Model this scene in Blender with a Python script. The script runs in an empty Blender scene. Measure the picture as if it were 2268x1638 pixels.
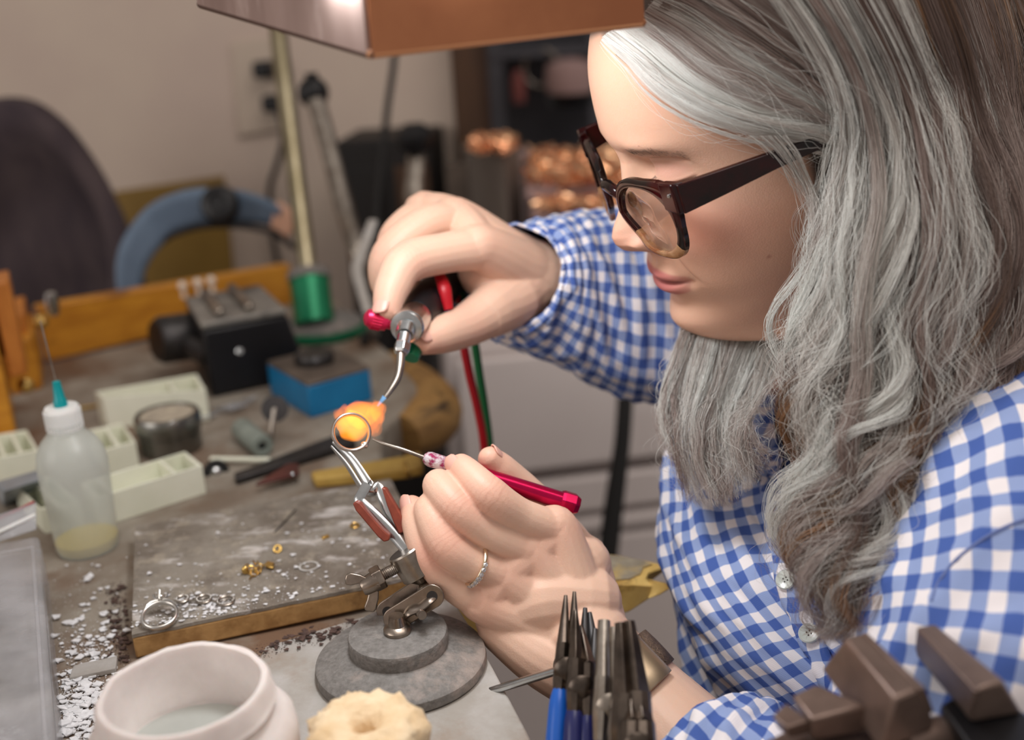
import bpy, bmesh, math, random
import numpy as np
from mathutils import Vector, Matrix, noise as mnoise
random.seed(7); RNG = np.random.default_rng(11)
scene = bpy.context.scene
COL = scene.collection
PI = math.pi

def lin(r, g, b, a=1.0):
    f = lambda c: (c/255/12.92) if c/255 <= .04045 else ((c/255+.055)/1.055)**2.4
    return (f(r), f(g), f(b), a)

# ------------------------------------------------------------------ camera
FPX, W, H = 2500.0, 2268, 1638
PITCH, ROLL = math.radians(18.5), math.radians(3.5)
CAM = np.array([0, 0, 1.255])
FWD = np.array([0, math.cos(PITCH), -math.sin(PITCH)])
_r0 = np.array([1., 0, 0]); _u0 = np.array([0, math.sin(PITCH), math.cos(PITCH)])
RGT = _r0*math.cos(ROLL) - _u0*math.sin(ROLL)
UPV = _u0*math.cos(ROLL) + _r0*math.sin(ROLL)
def P(x, y, d):                       # place in the room seen at a picture position, d metres deep
    return CAM + d*(FWD + RGT*(x-W/2)/FPX - UPV*(y-H/2)/FPX)
def PB(x, y, z=.9):                   # place on the horizontal plane at height z
    v = FWD + RGT*(x-W/2)/FPX - UPV*(y-H/2)/FPX
    return CAM + v*((z-CAM[2])/v[2])
cd = bpy.data.cameras.new('camera'); cam = bpy.data.objects.new('camera', cd); COL.objects.link(cam)
cd.sensor_width = 36; cd.lens = FPX/W*36; cd.clip_start = .02; cd.clip_end = 50
cam.matrix_world = Matrix(((RGT[0], UPV[0], -FWD[0], CAM[0]), (RGT[1], UPV[1], -FWD[1], CAM[1]), (RGT[2], UPV[2], -FWD[2], CAM[2]), (0, 0, 0, 1)))
cd.dof.use_dof = True; cd.dof.focus_distance = .612; cd.dof.aperture_fstop = 3.7
scene.camera = cam

# ------------------------------------------------------------------ light, world, exposure
vs = scene.view_settings
vs.view_transform = 'Standard'; vs.look = 'None'; vs.exposure = 0.08; vs.gamma = 1.0; vs.use_curve_mapping = False
wd = bpy.data.worlds.new('world'); scene.world = wd; wd.use_nodes = True
bg = wd.node_tree.nodes['Background']; bg.inputs[0].default_value = (1.0, .90, .84, 1); bg.inputs[1].default_value = .36
def area(name, loc, target, sx, sy, power, color):
    ld = bpy.data.lights.new(name, 'AREA'); ld.shape = 'RECTANGLE'; ld.size = sx; ld.size_y = sy
    ld.energy = power; ld.color = color
    o = bpy.data.objects.new(name, ld); COL.objects.link(o)
    o.location = loc; d = Vector(target) - Vector(loc); o.rotation_euler = d.to_track_quat('-Z', 'Y').to_euler()
    return o
area('ceiling_panel_light', (.5, .2, 2.65), (.2, .9, .9), 1.6, 1.0, 15, (1.0, .92, .86))
area('left_fill_light', (-2.2, -.8, 1.9), (0, .8, 1.0), 1.6, 1.2, 17, (1.0, .93, .88))  # unseen fill light on the left, turned up to brighten the trays

# ------------------------------------------------------------------ helpers
def link(o, parent=None):
    COL.objects.link(o)
    if parent is not None: o.parent = parent
    return o
def org(o):
    v = Vector((0, 0, 0))
    while o is not None: v += o.location; o = o.parent
    return v
def tag(o, label, cat, group=None, kind=None):
    o['label'] = label; o['category'] = cat
    if group: o['group'] = group
    if kind: o['kind'] = kind
    return o
def thing(name, label, cat, loc, group=None):
    o = bpy.data.objects.new(name, None); o.empty_display_size = .02; COL.objects.link(o)
    o.location = Vector([float(c) for c in loc]); return tag(o, label, cat, group)
def frame_from(d, up=(0, 0, 1)):
    d = np.array(d, float); d /= np.linalg.norm(d)
    up = np.array(up, float)
    if abs(d@up) > .97: up = np.array([1., 0, 0])
    a = np.cross(up, d); a /= np.linalg.norm(a); b = np.cross(d, a)
    return a, b, d
def catmull(pts, n):
    pts = np.array(pts, float); m = len(pts)
    if m == 2:
        t = np.linspace(0, 1, n)[:, None]; return pts[0]*(1-t)+pts[1]*t
    q = np.vstack([2*pts[0]-pts[1], pts, 2*pts[-1]-pts[-2]])
    t = np.linspace(0, m-1, n); i = np.minimum(t.astype(int), m-2); f = (t-i)[:, None]
    p0, p1, p2, p3 = q[i], q[i+1], q[i+2], q[i+3]
    return .5*((2*p1)+(-p0+p2)*f+(2*p0-5*p1+4*p2-p3)*f*f+(-p0+3*p1-3*p2+p3)*f**3)
class MB:
    def __init__(s): s.v = []; s.f = []; s.uv = {}
    def add(s, v, f):
        n = len(s.v); s.v += [tuple(float(c) for c in p) for p in v]; s.f += [tuple(i+n for i in q) for q in f]; return s
    def hexa(s, bot, top):
        return s.add(list(bot)+list(top), [(3, 2, 1, 0), (4, 5, 6, 7), (0, 1, 5, 4), (1, 2, 6, 5), (2, 3, 7, 6), (3, 0, 4, 7)])
    def box(s, c, size, R=None):
        c = np.array(c, float); R = np.eye(3) if R is None else np.array(R, float)
        x, y, z = [np.array(R[:, i])*size[i]/2 for i in range(3)]
        return s.hexa([c-x-y-z, c+x-y-z, c+x+y-z, c-x+y-z], [c-x-y+z, c+x-y+z, c+x+y+z, c-x+y+z])
    def prism(s, poly, z0, z1):
        n = len(poly)
        return s.add([(p[0], p[1], z0) for p in poly]+[(p[0], p[1], z1) for p in poly],
                     [tuple(range(n))[::-1], tuple(range(n, 2*n))]+[(i, (i+1) % n, n+(i+1) % n, n+i) for i in range(n)])
    def slab(s, poly, nvec):          # any planar 3-D polygon thickened by vector nvec
        n = len(poly); nv = np.array(nvec)
        return s.add([np.array(p) for p in poly]+[np.array(p)+nv for p in poly],
                     [tuple(range(n))[::-1], tuple(range(n, 2*n))]+[(i, (i+1) % n, n+(i+1) % n, n+i) for i in range(n)])
    def tube(s, pts, rad, seg=12, cap=True, smooth_n=0, round_end=False, flat=1.0, up=(0, 0, 1)):
        pts = np.array(pts, float); rad = np.array(rad if np.ndim(rad) else [rad]*len(pts), float)
        if smooth_n:
            rad = np.interp(np.linspace(0, len(rad)-1, smooth_n), np.arange(len(rad)), rad); pts = catmull(pts, smooth_n)
        if round_end:
            d0 = pts[0]-pts[1]; d0 /= np.linalg.norm(d0); d1 = pts[-1]-pts[-2]; d1 /= np.linalg.norm(d1)
            a = [pts[0]+d0*rad[0]*k for k in (.98, .85, .5)]; ra = [rad[0]*k for k in (.2, .53, .87)]
            b = [pts[-1]+d1*rad[-1]*k for k in (.5, .85, .98)]; rb = [rad[-1]*k for k in (.87, .53, .2)]
            pts = np.vstack([a, pts, b]); rad = np.concatenate([ra, rad, rb])
        n = len(pts); T = np.gradient(pts, axis=0)
        a, b, _ = frame_from(T[0], up); vs_ = []
        for i in range(n):
            t = T[i]/np.linalg.norm(T[i]); a = a-t*(a@t); a /= np.linalg.norm(a); b = np.cross(t, a)
            for k in range(seg):
                w = 2*PI*k/seg; vs_.append(pts[i]+rad[i]*(a*math.cos(w)+b*flat*math.sin(w)))
        fs = [(i*seg+k, i*seg+(k+1) % seg, (i+1)*seg+(k+1) % seg, (i+1)*seg+k) for i in range(n-1) for k in range(seg)]
        if cap: fs += [tuple(range(seg))[::-1], tuple((n-1)*seg+k for k in range(seg))]
        return s.add(vs_, fs)
    def lathe(s, prof, c, axis=(0, 0, 1), seg=40, arc=None):   # prof: (radius, height) list
        a, b, d = frame_from(axis); c = np.array(c, float); n = len(prof); vs_ = []
        for r, h in prof:
            for k in range(seg):
                w = 2*PI*k/seg; vs_.append(c+d*h+max(r, 1e-5)*(a*math.cos(w)+b*math.sin(w)))
        fs = [(i*seg+k, i*seg+(k+1) % seg, (i+1)*seg+(k+1) % seg, (i+1)*seg+k) for i in range(n-1) for k in range(seg)]
        fs += [tuple(range(seg))[::-1], tuple((n-1)*seg+k for k in range(seg))]
        return s.add(vs_, fs)
    def torus(s, c, R, r, axis=(0, 0, 1), seg=48, rs=10, sq=1.0, a0=0, a1=2*PI, e1=None):
        a, b, d = frame_from(axis); c = np.array(c, float); full = abs(a1-a0-2*PI) < 1e-6; n = seg if full else seg+1; vs_ = []
        for i in range(n):
            w = a0+(a1-a0)*i/seg; o = a*math.cos(w)+b*math.sin(w)
            for k in range(rs):
                q = 2*PI*k/rs; vs_.append(c+o*(R+r*math.cos(q))+d*r*sq*math.sin(q))
        fs = [((i % n)*rs+k, (i % n)*rs+(k+1) % rs, ((i+1) % n)*rs+(k+1) % rs, ((i+1) % n)*rs+k) for i in range(seg) for k in range(rs)]
        return s.add(vs_, fs)
    def ball(s, c, r, seg=20, rings=12, R=None):
        r = np.array(r if np.ndim(r) else [r]*3, float); R = np.eye(3) if R is None else np.array(R); vs_ = []
        for i in range(rings+1):
            p = PI*i/rings
            for k in range(seg):
                w = 2*PI*k/seg
                vs_.append(np.array(c)+R@(r*np.array([max(math.sin(p), 1e-4)*math.cos(w), max(math.sin(p), 1e-4)*math.sin(w), math.cos(p)])))
        return s.add(vs_, [(i*seg+k, (i+1)*seg+k, (i+1)*seg+(k+1) % seg, i*seg+(k+1) % seg) for i in range(rings) for k in range(seg)])
    def grid(s, pts, closed_u=False):   # pts [n][m][3]
        pts = np.array(pts); n, m = pts.shape[:2]; mm = m if closed_u else m-1
        return s.add(pts.reshape(-1, 3), [(i*m+k, i*m+(k+1) % m, (i+1)*m+(k+1) % m, (i+1)*m+k) for i in range(n-1) for k in range(mm)])
    def build(s, name, mat, parent=None, smooth=True, bevel=0, bseg=2, solid=0, base=None, angle=35, uv=None):
        me = bpy.data.meshes.new(name)
        V = np.array(s.v)
        if parent is not None: o0 = np.array(org(parent)); loc = (0, 0, 0)
        else:
            loc = base if base is not None else ((V[:, 0].min()+V[:, 0].max())/2, (V[:, 1].min()+V[:, 1].max())/2, V[:, 2].min())
            o0 = np.array(loc)
        me.from_pydata((V-o0).tolist(), [], s.f); me.update()
        bm = bmesh.new(); bm.from_mesh(me); bmesh.ops.recalc_face_normals(bm, faces=bm.faces[:]); bm.to_mesh(me); bm.free()
        o = bpy.data.objects.new(name, me); link(o, parent); o.location = Vector([float(c) for c in loc])
        for m in (mat if isinstance(mat, (list, tuple)) else [mat]): me.materials.append(m)
        if smooth:
            for p in me.polygons: p.use_smooth = True
            me.set_sharp_from_angle(angle=math.radians(angle))
        if solid:
            md = o.modifiers.new('thick', 'SOLIDIFY'); md.thickness = solid; md.offset = 0
        if bevel:
            md = o.modifiers.new('bev', 'BEVEL'); md.width = bevel; md.segments = bseg; md.limit_method = 'ANGLE'; md.angle_limit = math.radians(40)
            md.harden_normals = False
        if uv is not None:
            l = me.uv_layers.new(name='UVMap'); idx = np.empty(len(me.loops), int); me.loops.foreach_get('vertex_index', idx)
            l.data.foreach_set('uv', np.array(uv, dtype=np.float32)[idx].ravel())
        return o
def rotz(a): c, s_ = math.cos(a), math.sin(a); return np.array([[c, -s_, 0], [s_, c, 0], [0, 0, 1.]])

# ------------------------------------------------------------------ materials
def newmat(name):
    m = bpy.data.materials.new(name); m.use_nodes = True; nt = m.node_tree
    return m, nt, nt.nodes['Principled BSDF']
def N(nt, t, **kw):
    n = nt.nodes.new(t)
    for k, v in kw.items(): setattr(n, k, v)
    return n
def mat(name, c1, c2=None, scale=30, rough=.5, metal=0, bump=0, stretch=(1, 1, 1), c3=None, cs3=8, t3=.55, detail=6, bscale=None, spec=.5, trans=0, ior=1.45, alpha=1, sss=0, coat=0, emit=None, estr=0, ramp=(.35, .65)):
    m, nt, b = newmat(name); L = nt.links
    b.inputs['Roughness'].default_value = rough; b.inputs['Metallic'].default_value = metal
    b.inputs['Specular IOR Level'].default_value = spec; b.inputs['IOR'].default_value = ior
    b.inputs['Transmission Weight'].default_value = trans; b.inputs['Alpha'].default_value = alpha
    b.inputs['Coat Weight'].default_value = coat; b.inputs['Coat Roughness'].default_value = .1
    if sss:
        b.inputs['Subsurface Weight'].default_value = sss; b.inputs['Subsurface Radius'].default_value = (1, .35, .2); b.inputs['Subsurface Scale'].default_value = .006
    if emit: b.inputs['Emission Color'].default_value = emit; b.inputs['Emission Strength'].default_value = estr
    b.inputs['Base Color'].default_value = lin(*c1)
    if c2 is None and not bump: return m
    tc = N(nt, 'ShaderNodeTexCoord'); mp = N(nt, 'ShaderNodeMapping'); mp.inputs['Scale'].default_value = stretch
    L.new(tc.outputs['Object'], mp.inputs['Vector'])
    nz = N(nt, 'ShaderNodeTexNoise'); nz.inputs['Scale'].default_value = scale; nz.inputs['Detail'].default_value = detail; nz.inputs['Roughness'].default_value = .6
    L.new(mp.outputs[0], nz.inputs['Vector'])
    if c2 is not None:
        cr = N(nt, 'ShaderNodeValToRGB'); e = cr.color_ramp.elements
        e[0].position = ramp[0]; e[0].color = lin(*c1); e[1].position = ramp[1]; e[1].color = lin(*c2)
        L.new(nz.outputs['Fac'], cr.inputs[0]); out = cr.outputs[0]
        if c3 is not None:
            n3 = N(nt, 'ShaderNodeTexNoise'); n3.inputs['Scale'].default_value = cs3; n3.inputs['Detail'].default_value = 8; n3.inputs['Roughness'].default_value = .65
            L.new(mp.outputs[0], n3.inputs['Vector'])
            r3 = N(nt, 'ShaderNodeValToRGB'); r3.color_ramp.elements[0].position = t3; r3.color_ramp.elements[1].position = t3+.12
            L.new(n3.outputs['Fac'], r3.inputs[0])
            mx = N(nt, 'ShaderNodeMix', data_type='RGBA'); L.new(r3.outputs[0], mx.inputs['Factor']); L.new(out, mx.inputs['A']); mx.inputs['B'].default_value = lin(*c3)
            out = mx.outputs['Result']
        L.new(out, b.inputs['Base Color'])
    if bump:
        bp = N(nt, 'ShaderNodeBump'); bp.inputs['Strength'].default_value = bump; bp.inputs['Distance'].default_value = .002
        if bscale:
            n2 = N(nt, 'ShaderNodeTexNoise'); n2.inputs['Scale'].default_value = bscale; n2.inputs['Detail'].default_value = 6; L.new(mp.outputs[0], n2.inputs['Vector']); L.new(n2.outputs['Fac'], bp.inputs['Height'])
        else: L.new(nz.outputs['Fac'], bp.inputs['Height'])
        L.new(bp.outputs[0], b.inputs['Normal'])
    return m
M = {}
M['wall'] = mat('wall_paint', (206, 190, 174), (196, 178, 166), 3, .9, bump=.1, bscale=200)
M['floor'] = mat('floor_concrete', (92, 80, 72), (70, 62, 58), 6, .8)
M['bench'] = mat('bench_worn_wood', (122, 108, 94), (156, 148, 136), 22, .75, bump=.5, c3=(114, 88, 68), cs3=6, t3=.5, bscale=160)
M['benchedge'] = mat('bench_edge_wood', (112, 80, 42), (182, 140, 80), 14, .6, bump=.5, stretch=(1, 1, 4), c3=(48, 34, 22), cs3=14, t3=.52)
M['rail'] = mat('varnished_yellow_wood', (210, 146, 46), (184, 120, 34), 12, .42, bump=.15, stretch=(2, 2, 9), c3=(120, 74, 24), cs3=9, t3=.6)
M['orange_wood'] = mat('orange_wood', (206, 132, 58), (176, 104, 40), 18, .45, bump=.15, stretch=(4, 4, 1))
def board_face():
    m, nt, b = newmat('scorched_solder_board'); L = nt.links; b.inputs['Roughness'].default_value = .88; tc = N(nt, 'ShaderNodeTexCoord')
    def nzr(scale, lo, hi, st=(1, 1, 1), det=8, off=(0, 0, 0)):
        mp = N(nt, 'ShaderNodeMapping'); mp.inputs['Scale'].default_value = st; mp.inputs['Location'].default_value = off; L.new(tc.outputs['Object'], mp.inputs['Vector'])
        n = N(nt, 'ShaderNodeTexNoise'); n.inputs['Scale'].default_value = scale; n.inputs['Detail'].default_value = det; n.inputs['Roughness'].default_value = .68; L.new(mp.outputs[0], n.inputs['Vector'])
        r = N(nt, 'ShaderNodeMapRange'); r.inputs['From Min'].default_value = lo; r.inputs['From Max'].default_value = hi; L.new(n.outputs['Fac'], r.inputs['Value']); return r.outputs[0], n.outputs['Fac']
    def mixn(a, bcol, f):
        mx = N(nt, 'ShaderNodeMix', data_type='RGBA'); L.new(f, mx.inputs['Factor'])
        if isinstance(a, tuple): mx.inputs['A'].default_value = a
        else: L.new(a, mx.inputs['A'])
        mx.inputs['B'].default_value = bcol; return mx.outputs['Result']
    c = mixn(lin(142, 134, 123), lin(114, 104, 93), nzr(22, .42, .6)[0])
    c = mixn(c, lin(168, 157, 140), nzr(70, .52, .7)[0])
    c = mixn(c, lin(216, 210, 206), nzr(34, .55, .68, (.6, 1.5, 1), off=(.4, .1, 0))[0])
    c = mixn(c, lin(62, 58, 54), nzr(12, .60, .72, off=(.9, .3, 0))[0])
    L.new(c, b.inputs['Base Color']); bp = N(nt, 'ShaderNodeBump'); bp.inputs['Strength'].default_value = .55; bp.inputs['Distance'].default_value = .0016; L.new(nzr(300, 0, 1)[1], bp.inputs['Height']); L.new(bp.outputs[0], b.inputs['Normal']); return m
M['boardtop'] = board_face()
M['boardwood'] = mat('particle_board_edge', (182, 142, 90), (150, 112, 66), 90, .8, bump=.4, c3=(96, 66, 38), cs3=20, t3=.6)
M['sheet'] = mat('dusty_grey_sheet', (176, 172, 168), (158, 152, 144), 40, .7, bump=.25, c3=(146, 128, 112), cs3=9, t3=.56, bscale=260)
M['iron'] = mat('dusty_cast_iron', (112, 108, 104), (136, 132, 128), 300, .72, metal=.2, bump=.35, c3=(160, 148, 140), cs3=34, t3=.54, bscale=420)
M['steel'] = mat('worn_steel', (176, 168, 158), (140, 130, 120), 60, .32, metal=1, bump=.1)
M['polesteel'] = mat('brassy_steel', (168, 158, 132), (132, 122, 96), 20, .32, metal=.95)
M['brightsteel'] = mat('bright_steel', (214, 216, 216), (186, 190, 192), 50, .22, metal=1)
M['bronze'] = mat('oiled_brown_steel', (166, 154, 142), (128, 116, 106), 60, .30, metal=1, bump=.12)
M['pliersteel'] = mat('plier_steel', (122, 110, 100), (82, 74, 68), 50, .28, metal=1, bump=.1)
M['viseiron'] = mat('brown_vise_steel', (142, 122, 112), (114, 96, 88), 30, .38, metal=.6, bump=.2)
M['darksteel'] = mat('dark_steel', (70, 68, 68), (52, 50, 50), 40, .4, metal=.7, bump=.1)
M['blackplastic'] = mat('black_plastic', (17, 17, 21), (11, 11, 14), 20, .42)
M['blackrubber'] = mat('black_rubber', (28, 27, 27), None, rough=.75)
M['fiber'] = mat('red_brown_fibre_grip', (140, 66, 48), (112, 50, 38), 80, .42, bump=.2)
M['magenta'] = mat('anodised_magenta', (196, 16, 78), (176, 10, 66), 20, .22, metal=.75)
M['magentadust'] = mat('dusty_magenta_tip', (150, 40, 84), (206, 196, 200), 260, .75, metal=.2, bump=.6, ramp=(.42, .56))
M['redknob'] = mat('red_knurled_knob', (214, 40, 84), (190, 28, 70), 60, .3, metal=.5)
M['redhose'] = mat('red_hose_rubber', (176, 18, 32), None, rough=.4)
M['greenhose'] = mat('green_hose_rubber', (28, 112, 62), None, rough=.45)
M['greenmetal'] = mat('green_metal_collar', (22, 128, 86), (14, 104, 70), 20, .3, metal=.4)
M['blueband'] = mat('slate_blue_headband', (104, 124, 146), (92, 110, 132), 20, .55)
M['peach'] = mat('peach_pad', (214, 168, 142), None, rough=.7)
M['olive'] = mat('olive_brown_board', (136, 106, 44), (120, 92, 34), 8, .6)
M['chairmesh'] = mat('dark_plum_mesh', (80, 68, 70), (60, 50, 56), 26, .9, stretch=(1, 1, .25), bump=.2)
M['outlet'] = mat('cream_outlet_plastic', (190, 174, 158), None, rough=.5)
M['traywhite'] = mat('ivory_plastic', (236, 237, 220), (222, 224, 204), 18, .5, bump=.05, c3=(176, 168, 140), cs3=26, t3=.66)
M['tin'] = mat('tin_metal', (150, 150, 146), (118, 116, 110), 30, .28, metal=.95)
M['bluepaint'] = mat('blue_painted_steel', (22, 118, 168), (14, 102, 150), 20, .45, bump=.1)
M['browntop'] = mat('brown_grey_steel_face', (112, 100, 90), (90, 80, 72), 30, .5, metal=.4)
M['greydowel'] = mat('grey_green_rod', (142, 150, 142), (120, 128, 120), 40, .6)
M['yellowstick'] = mat('old_yellow_wood', (196, 162, 84), (166, 130, 60), 30, .55, bump=.3, c3=(110, 84, 44), cs3=24, t3=.58)
M['pin'] = mat('bench_pin_wood', (236, 204, 128), (212, 170, 90), 40, .65, bump=.5, c3=(124, 90, 48), cs3=36, t3=.58)
M['pintop'] = mat('bench_pin_worn_top', (172, 160, 138), (140, 130, 112), 60, .75, bump=.4, c3=(196, 164, 96), cs3=22, t3=.56)
M['palegold'] = mat('pale_gold', (236, 222, 200), (222, 204, 176), 60, .22, metal=1)
M['gold'] = mat('gold', (222, 190, 116), (196, 156, 84), 60, .25, metal=1)
M['silver'] = mat('silver', (232, 230, 226), (210, 208, 202), 80, .28, metal=1)
M['rosegold'] = mat('warm_silver', (220, 210, 202), (196, 184, 176), 80, .28, metal=1)
M['white_flake'] = mat('white_plaster_flake', (236, 236, 238), (214, 214, 216), 200, .8)
M['dark_crumb'] = mat('dark_red_brown_crumb', (96, 74, 66), (60, 46, 42), 200, .9)
M['jar'] = mat('plaster_dusted_jar', (226, 218, 214), (208, 198, 194), 26, .75, bump=.4, c3=(190, 170, 160), cs3=18, t3=.6, sss=.2)
M['jarin'] = mat('jar_grey_plaster', (176, 178, 172), (160, 162, 156), 12, .6)
M['sponge'] = mat('cream_sponge', (240, 218, 184), (222, 192, 150), 60, .9, bump=.9, bscale=220, c3=(226, 176, 110), cs3=30, t3=.6)
M['capwhite'] = mat('white_cap_plastic', (240, 240, 238), None, rough=.4, sss=.1)
M['teal'] = mat('teal_plastic', (0, 160, 166), None, rough=.3, trans=.2)
M['cabinet'] = mat('pale_grey_cabinet', (226, 216, 213), (218, 208, 205), 3, .6)
M['rackgrey'] = mat('slate_grey_metal', (92, 92, 98), (80, 80, 86), 8, .6, metal=.3)
M['darkwood'] = mat('dark_brown_wood', (78, 52, 32), (58, 38, 24), 12, .6, stretch=(3, 3, .6))
M['darkcab'] = mat('very_dark_cabinet', (28, 23, 21), (18, 16, 16), 6, .6)
M['copper'] = mat('copper_shavings', (255, 212, 168), (236, 164, 122), 30, .22, metal=.9)  # bright colour carries the lamp glints on the copper
M['pinkcard'] = mat('pinkish_card', (186, 156, 152), (172, 142, 138), 12, .7)
M['hood'] = mat('copper_brown_enamel', (176, 114, 76), (158, 98, 64), 14, .42, metal=.3, bump=.1)
M['hoodend'] = mat('weathered_mauve_reflection', (168, 144, 136), (140, 116, 108), 26, .7, metal=.1, bump=.5, stretch=(1, 1, .2), c3=(196, 174, 166), cs3=30, t3=.56)  # mauve tint paints ambient reflection onto the hood's end, over its weathering
M['hoodin'] = mat('hood_lining', (236, 206, 170), None, rough=.5)
M['hoodlipglow'] = mat('hood_lip_painted_light', (214, 150, 104), None, rough=.4)  # peach colour paints the lamplight caught along the lower edge
M['hoodrim'] = mat('hood_dark_rim', (86, 62, 54), None, rough=.5)
M['tube'] = mat('lamp_tube', (255, 255, 255), None, emit=(.95, .98, 1, 1), estr=4)
M['tortoise'] = mat('dark_tortoiseshell', (12, 5, 5), (44, 4, 6), 26, .13, spec=.45, ramp=(.45, .62))
M['tortoiselight'] = mat('pale_tortoiseshell', (206, 168, 126), (150, 96, 60), 60, .12, trans=.45)
M['nail'] = mat('finger_nail', (222, 170, 154), None, rough=.38, sss=.1)
M['button'] = mat('pearl_button', (226, 230, 222), (206, 212, 204), 60, .2, coat=.5)
M['clay'] = mat('pearl_bead', (236, 224, 210), None, rough=.3)
M['liquid'] = mat('yellow_liquid', (236, 208, 40), None, rough=.15)
M['gem'] = mat('clear_gem', (240, 244, 255), None, rough=.02, trans=.75, ior=2.0, spec=.8)
M['milanese'] = mat('mesh_bracelet', (150, 124, 98), (98, 78, 60), 900, .35, metal=1, bump=.8)
M['claspgold'] = mat('pale_gold_clasp', (196, 174, 146), (176, 156, 130), 30, .35, metal=.9)
M['blueGrip'] = mat('blue_plier_grip', (20, 86, 176), None, rough=.35, coat=.3)
M['navyGrip'] = mat('navy_plier_grip', (26, 30, 84), None, rough=.35, coat=.3)
M['dust'] = mat('residue_white', (206, 204, 200), (176, 172, 166), 300, .9)
def plastic_clear(name, tint, rough, fac, var=0):
    m, nt, b = newmat(name); b.inputs['Base Color'].default_value = lin(*tint); b.inputs['Roughness'].default_value = rough
    b.inputs['Specular IOR Level'].default_value = .6
    tr = N(nt, 'ShaderNodeBsdfTransparent'); mx = N(nt, 'ShaderNodeMixShader'); mx.inputs[0].default_value = fac
    if var:
        tc = N(nt, 'ShaderNodeTexCoord'); nz = N(nt, 'ShaderNodeTexNoise'); nz.inputs['Scale'].default_value = 26; nz.inputs['Detail'].default_value = 7; nt.links.new(tc.outputs['Object'], nz.inputs['Vector'])
        mr = N(nt, 'ShaderNodeMapRange'); mr.inputs['From Min'].default_value = .3; mr.inputs['From Max'].default_value = .7; mr.inputs['To Min'].default_value = fac-var; mr.inputs['To Max'].default_value = fac+var
        nt.links.new(nz.outputs['Fac'], mr.inputs['Value']); nt.links.new(mr.outputs[0], mx.inputs[0])
    nt.links.new(tr.outputs[0], mx.inputs[1]); nt.links.new(b.outputs[0], mx.inputs[2]); nt.links.new(mx.outputs[0], nt.nodes['Material Output'].inputs['Surface'])
    return m
M['bottle'] = plastic_clear('milky_plastic', (214, 220, 214), .35, .60)
M['boxclear'] = plastic_clear('clear_box_plastic', (200, 200, 204), .22, .24, .22)
M['bagclear'] = plastic_clear('clear_bag_film', (206, 208, 214), .25, .4)
def glass_lens():
    m, nt, b = newmat('spectacle_lens'); g = N(nt, 'ShaderNodeBsdfGlossy'); g.inputs['Roughness'].default_value = .03
    tr = N(nt, 'ShaderNodeBsdfTransparent'); tr.inputs[0].default_value = (.97, .95, .93, 1); fr = N(nt, 'ShaderNodeFresnel'); fr.inputs[0].default_value = 1.25
    mx = N(nt, 'ShaderNodeMixShader'); hf = N(nt, 'ShaderNodeMath', operation='MULTIPLY'); hf.inputs[1].default_value = .45; nt.links.new(fr.outputs[0], hf.inputs[0]); nt.links.new(hf.outputs[0], mx.inputs[0]); nt.links.new(tr.outputs[0], mx.inputs[1]); nt.links.new(g.outputs[0], mx.inputs[2])
    nt.links.new(mx.outputs[0], nt.nodes['Material Output'].inputs['Surface']); return m
M['lens'] = glass_lens()
def skin_mat():
    m, nt, b = newmat('skin'); L = nt.links
    at = N(nt, 'ShaderNodeAttribute', attribute_name='Col'); L.new(at.outputs['Color'], b.inputs['Base Color'])
    b.inputs['Roughness'].default_value = .48; b.inputs['Specular IOR Level'].default_value = .38
    b.inputs['Subsurface Weight'].default_value = .22; b.inputs['Subsurface Radius'].default_value = (1, .35, .2); b.inputs['Subsurface Scale'].default_value = .004
    tc = N(nt, 'ShaderNodeTexCoord'); v = N(nt, 'ShaderNodeTexVoronoi'); v.inputs['Scale'].default_value = 900; L.new(tc.outputs['Object'], v.inputs['Vector'])
    n = N(nt, 'ShaderNodeTexNoise'); n.inputs['Scale'].default_value = 220; n.inputs['Detail'].default_value = 5; L.new(tc.outputs['Object'], n.inputs['Vector'])
    ad = N(nt, 'ShaderNodeMath', operation='ADD'); L.new(v.outputs['Distance'], ad.inputs[0]); L.new(n.outputs['Fac'], ad.inputs[1])
    bp = N(nt, 'ShaderNodeBump'); bp.inputs['Strength'].default_value = .08; bp.inputs['Distance'].default_value = .0008
    L.new(ad.outputs[0], bp.inputs['Height']); L.new(bp.outputs[0], b.inputs['Normal']); return m
M['skin'] = skin_mat()
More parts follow.
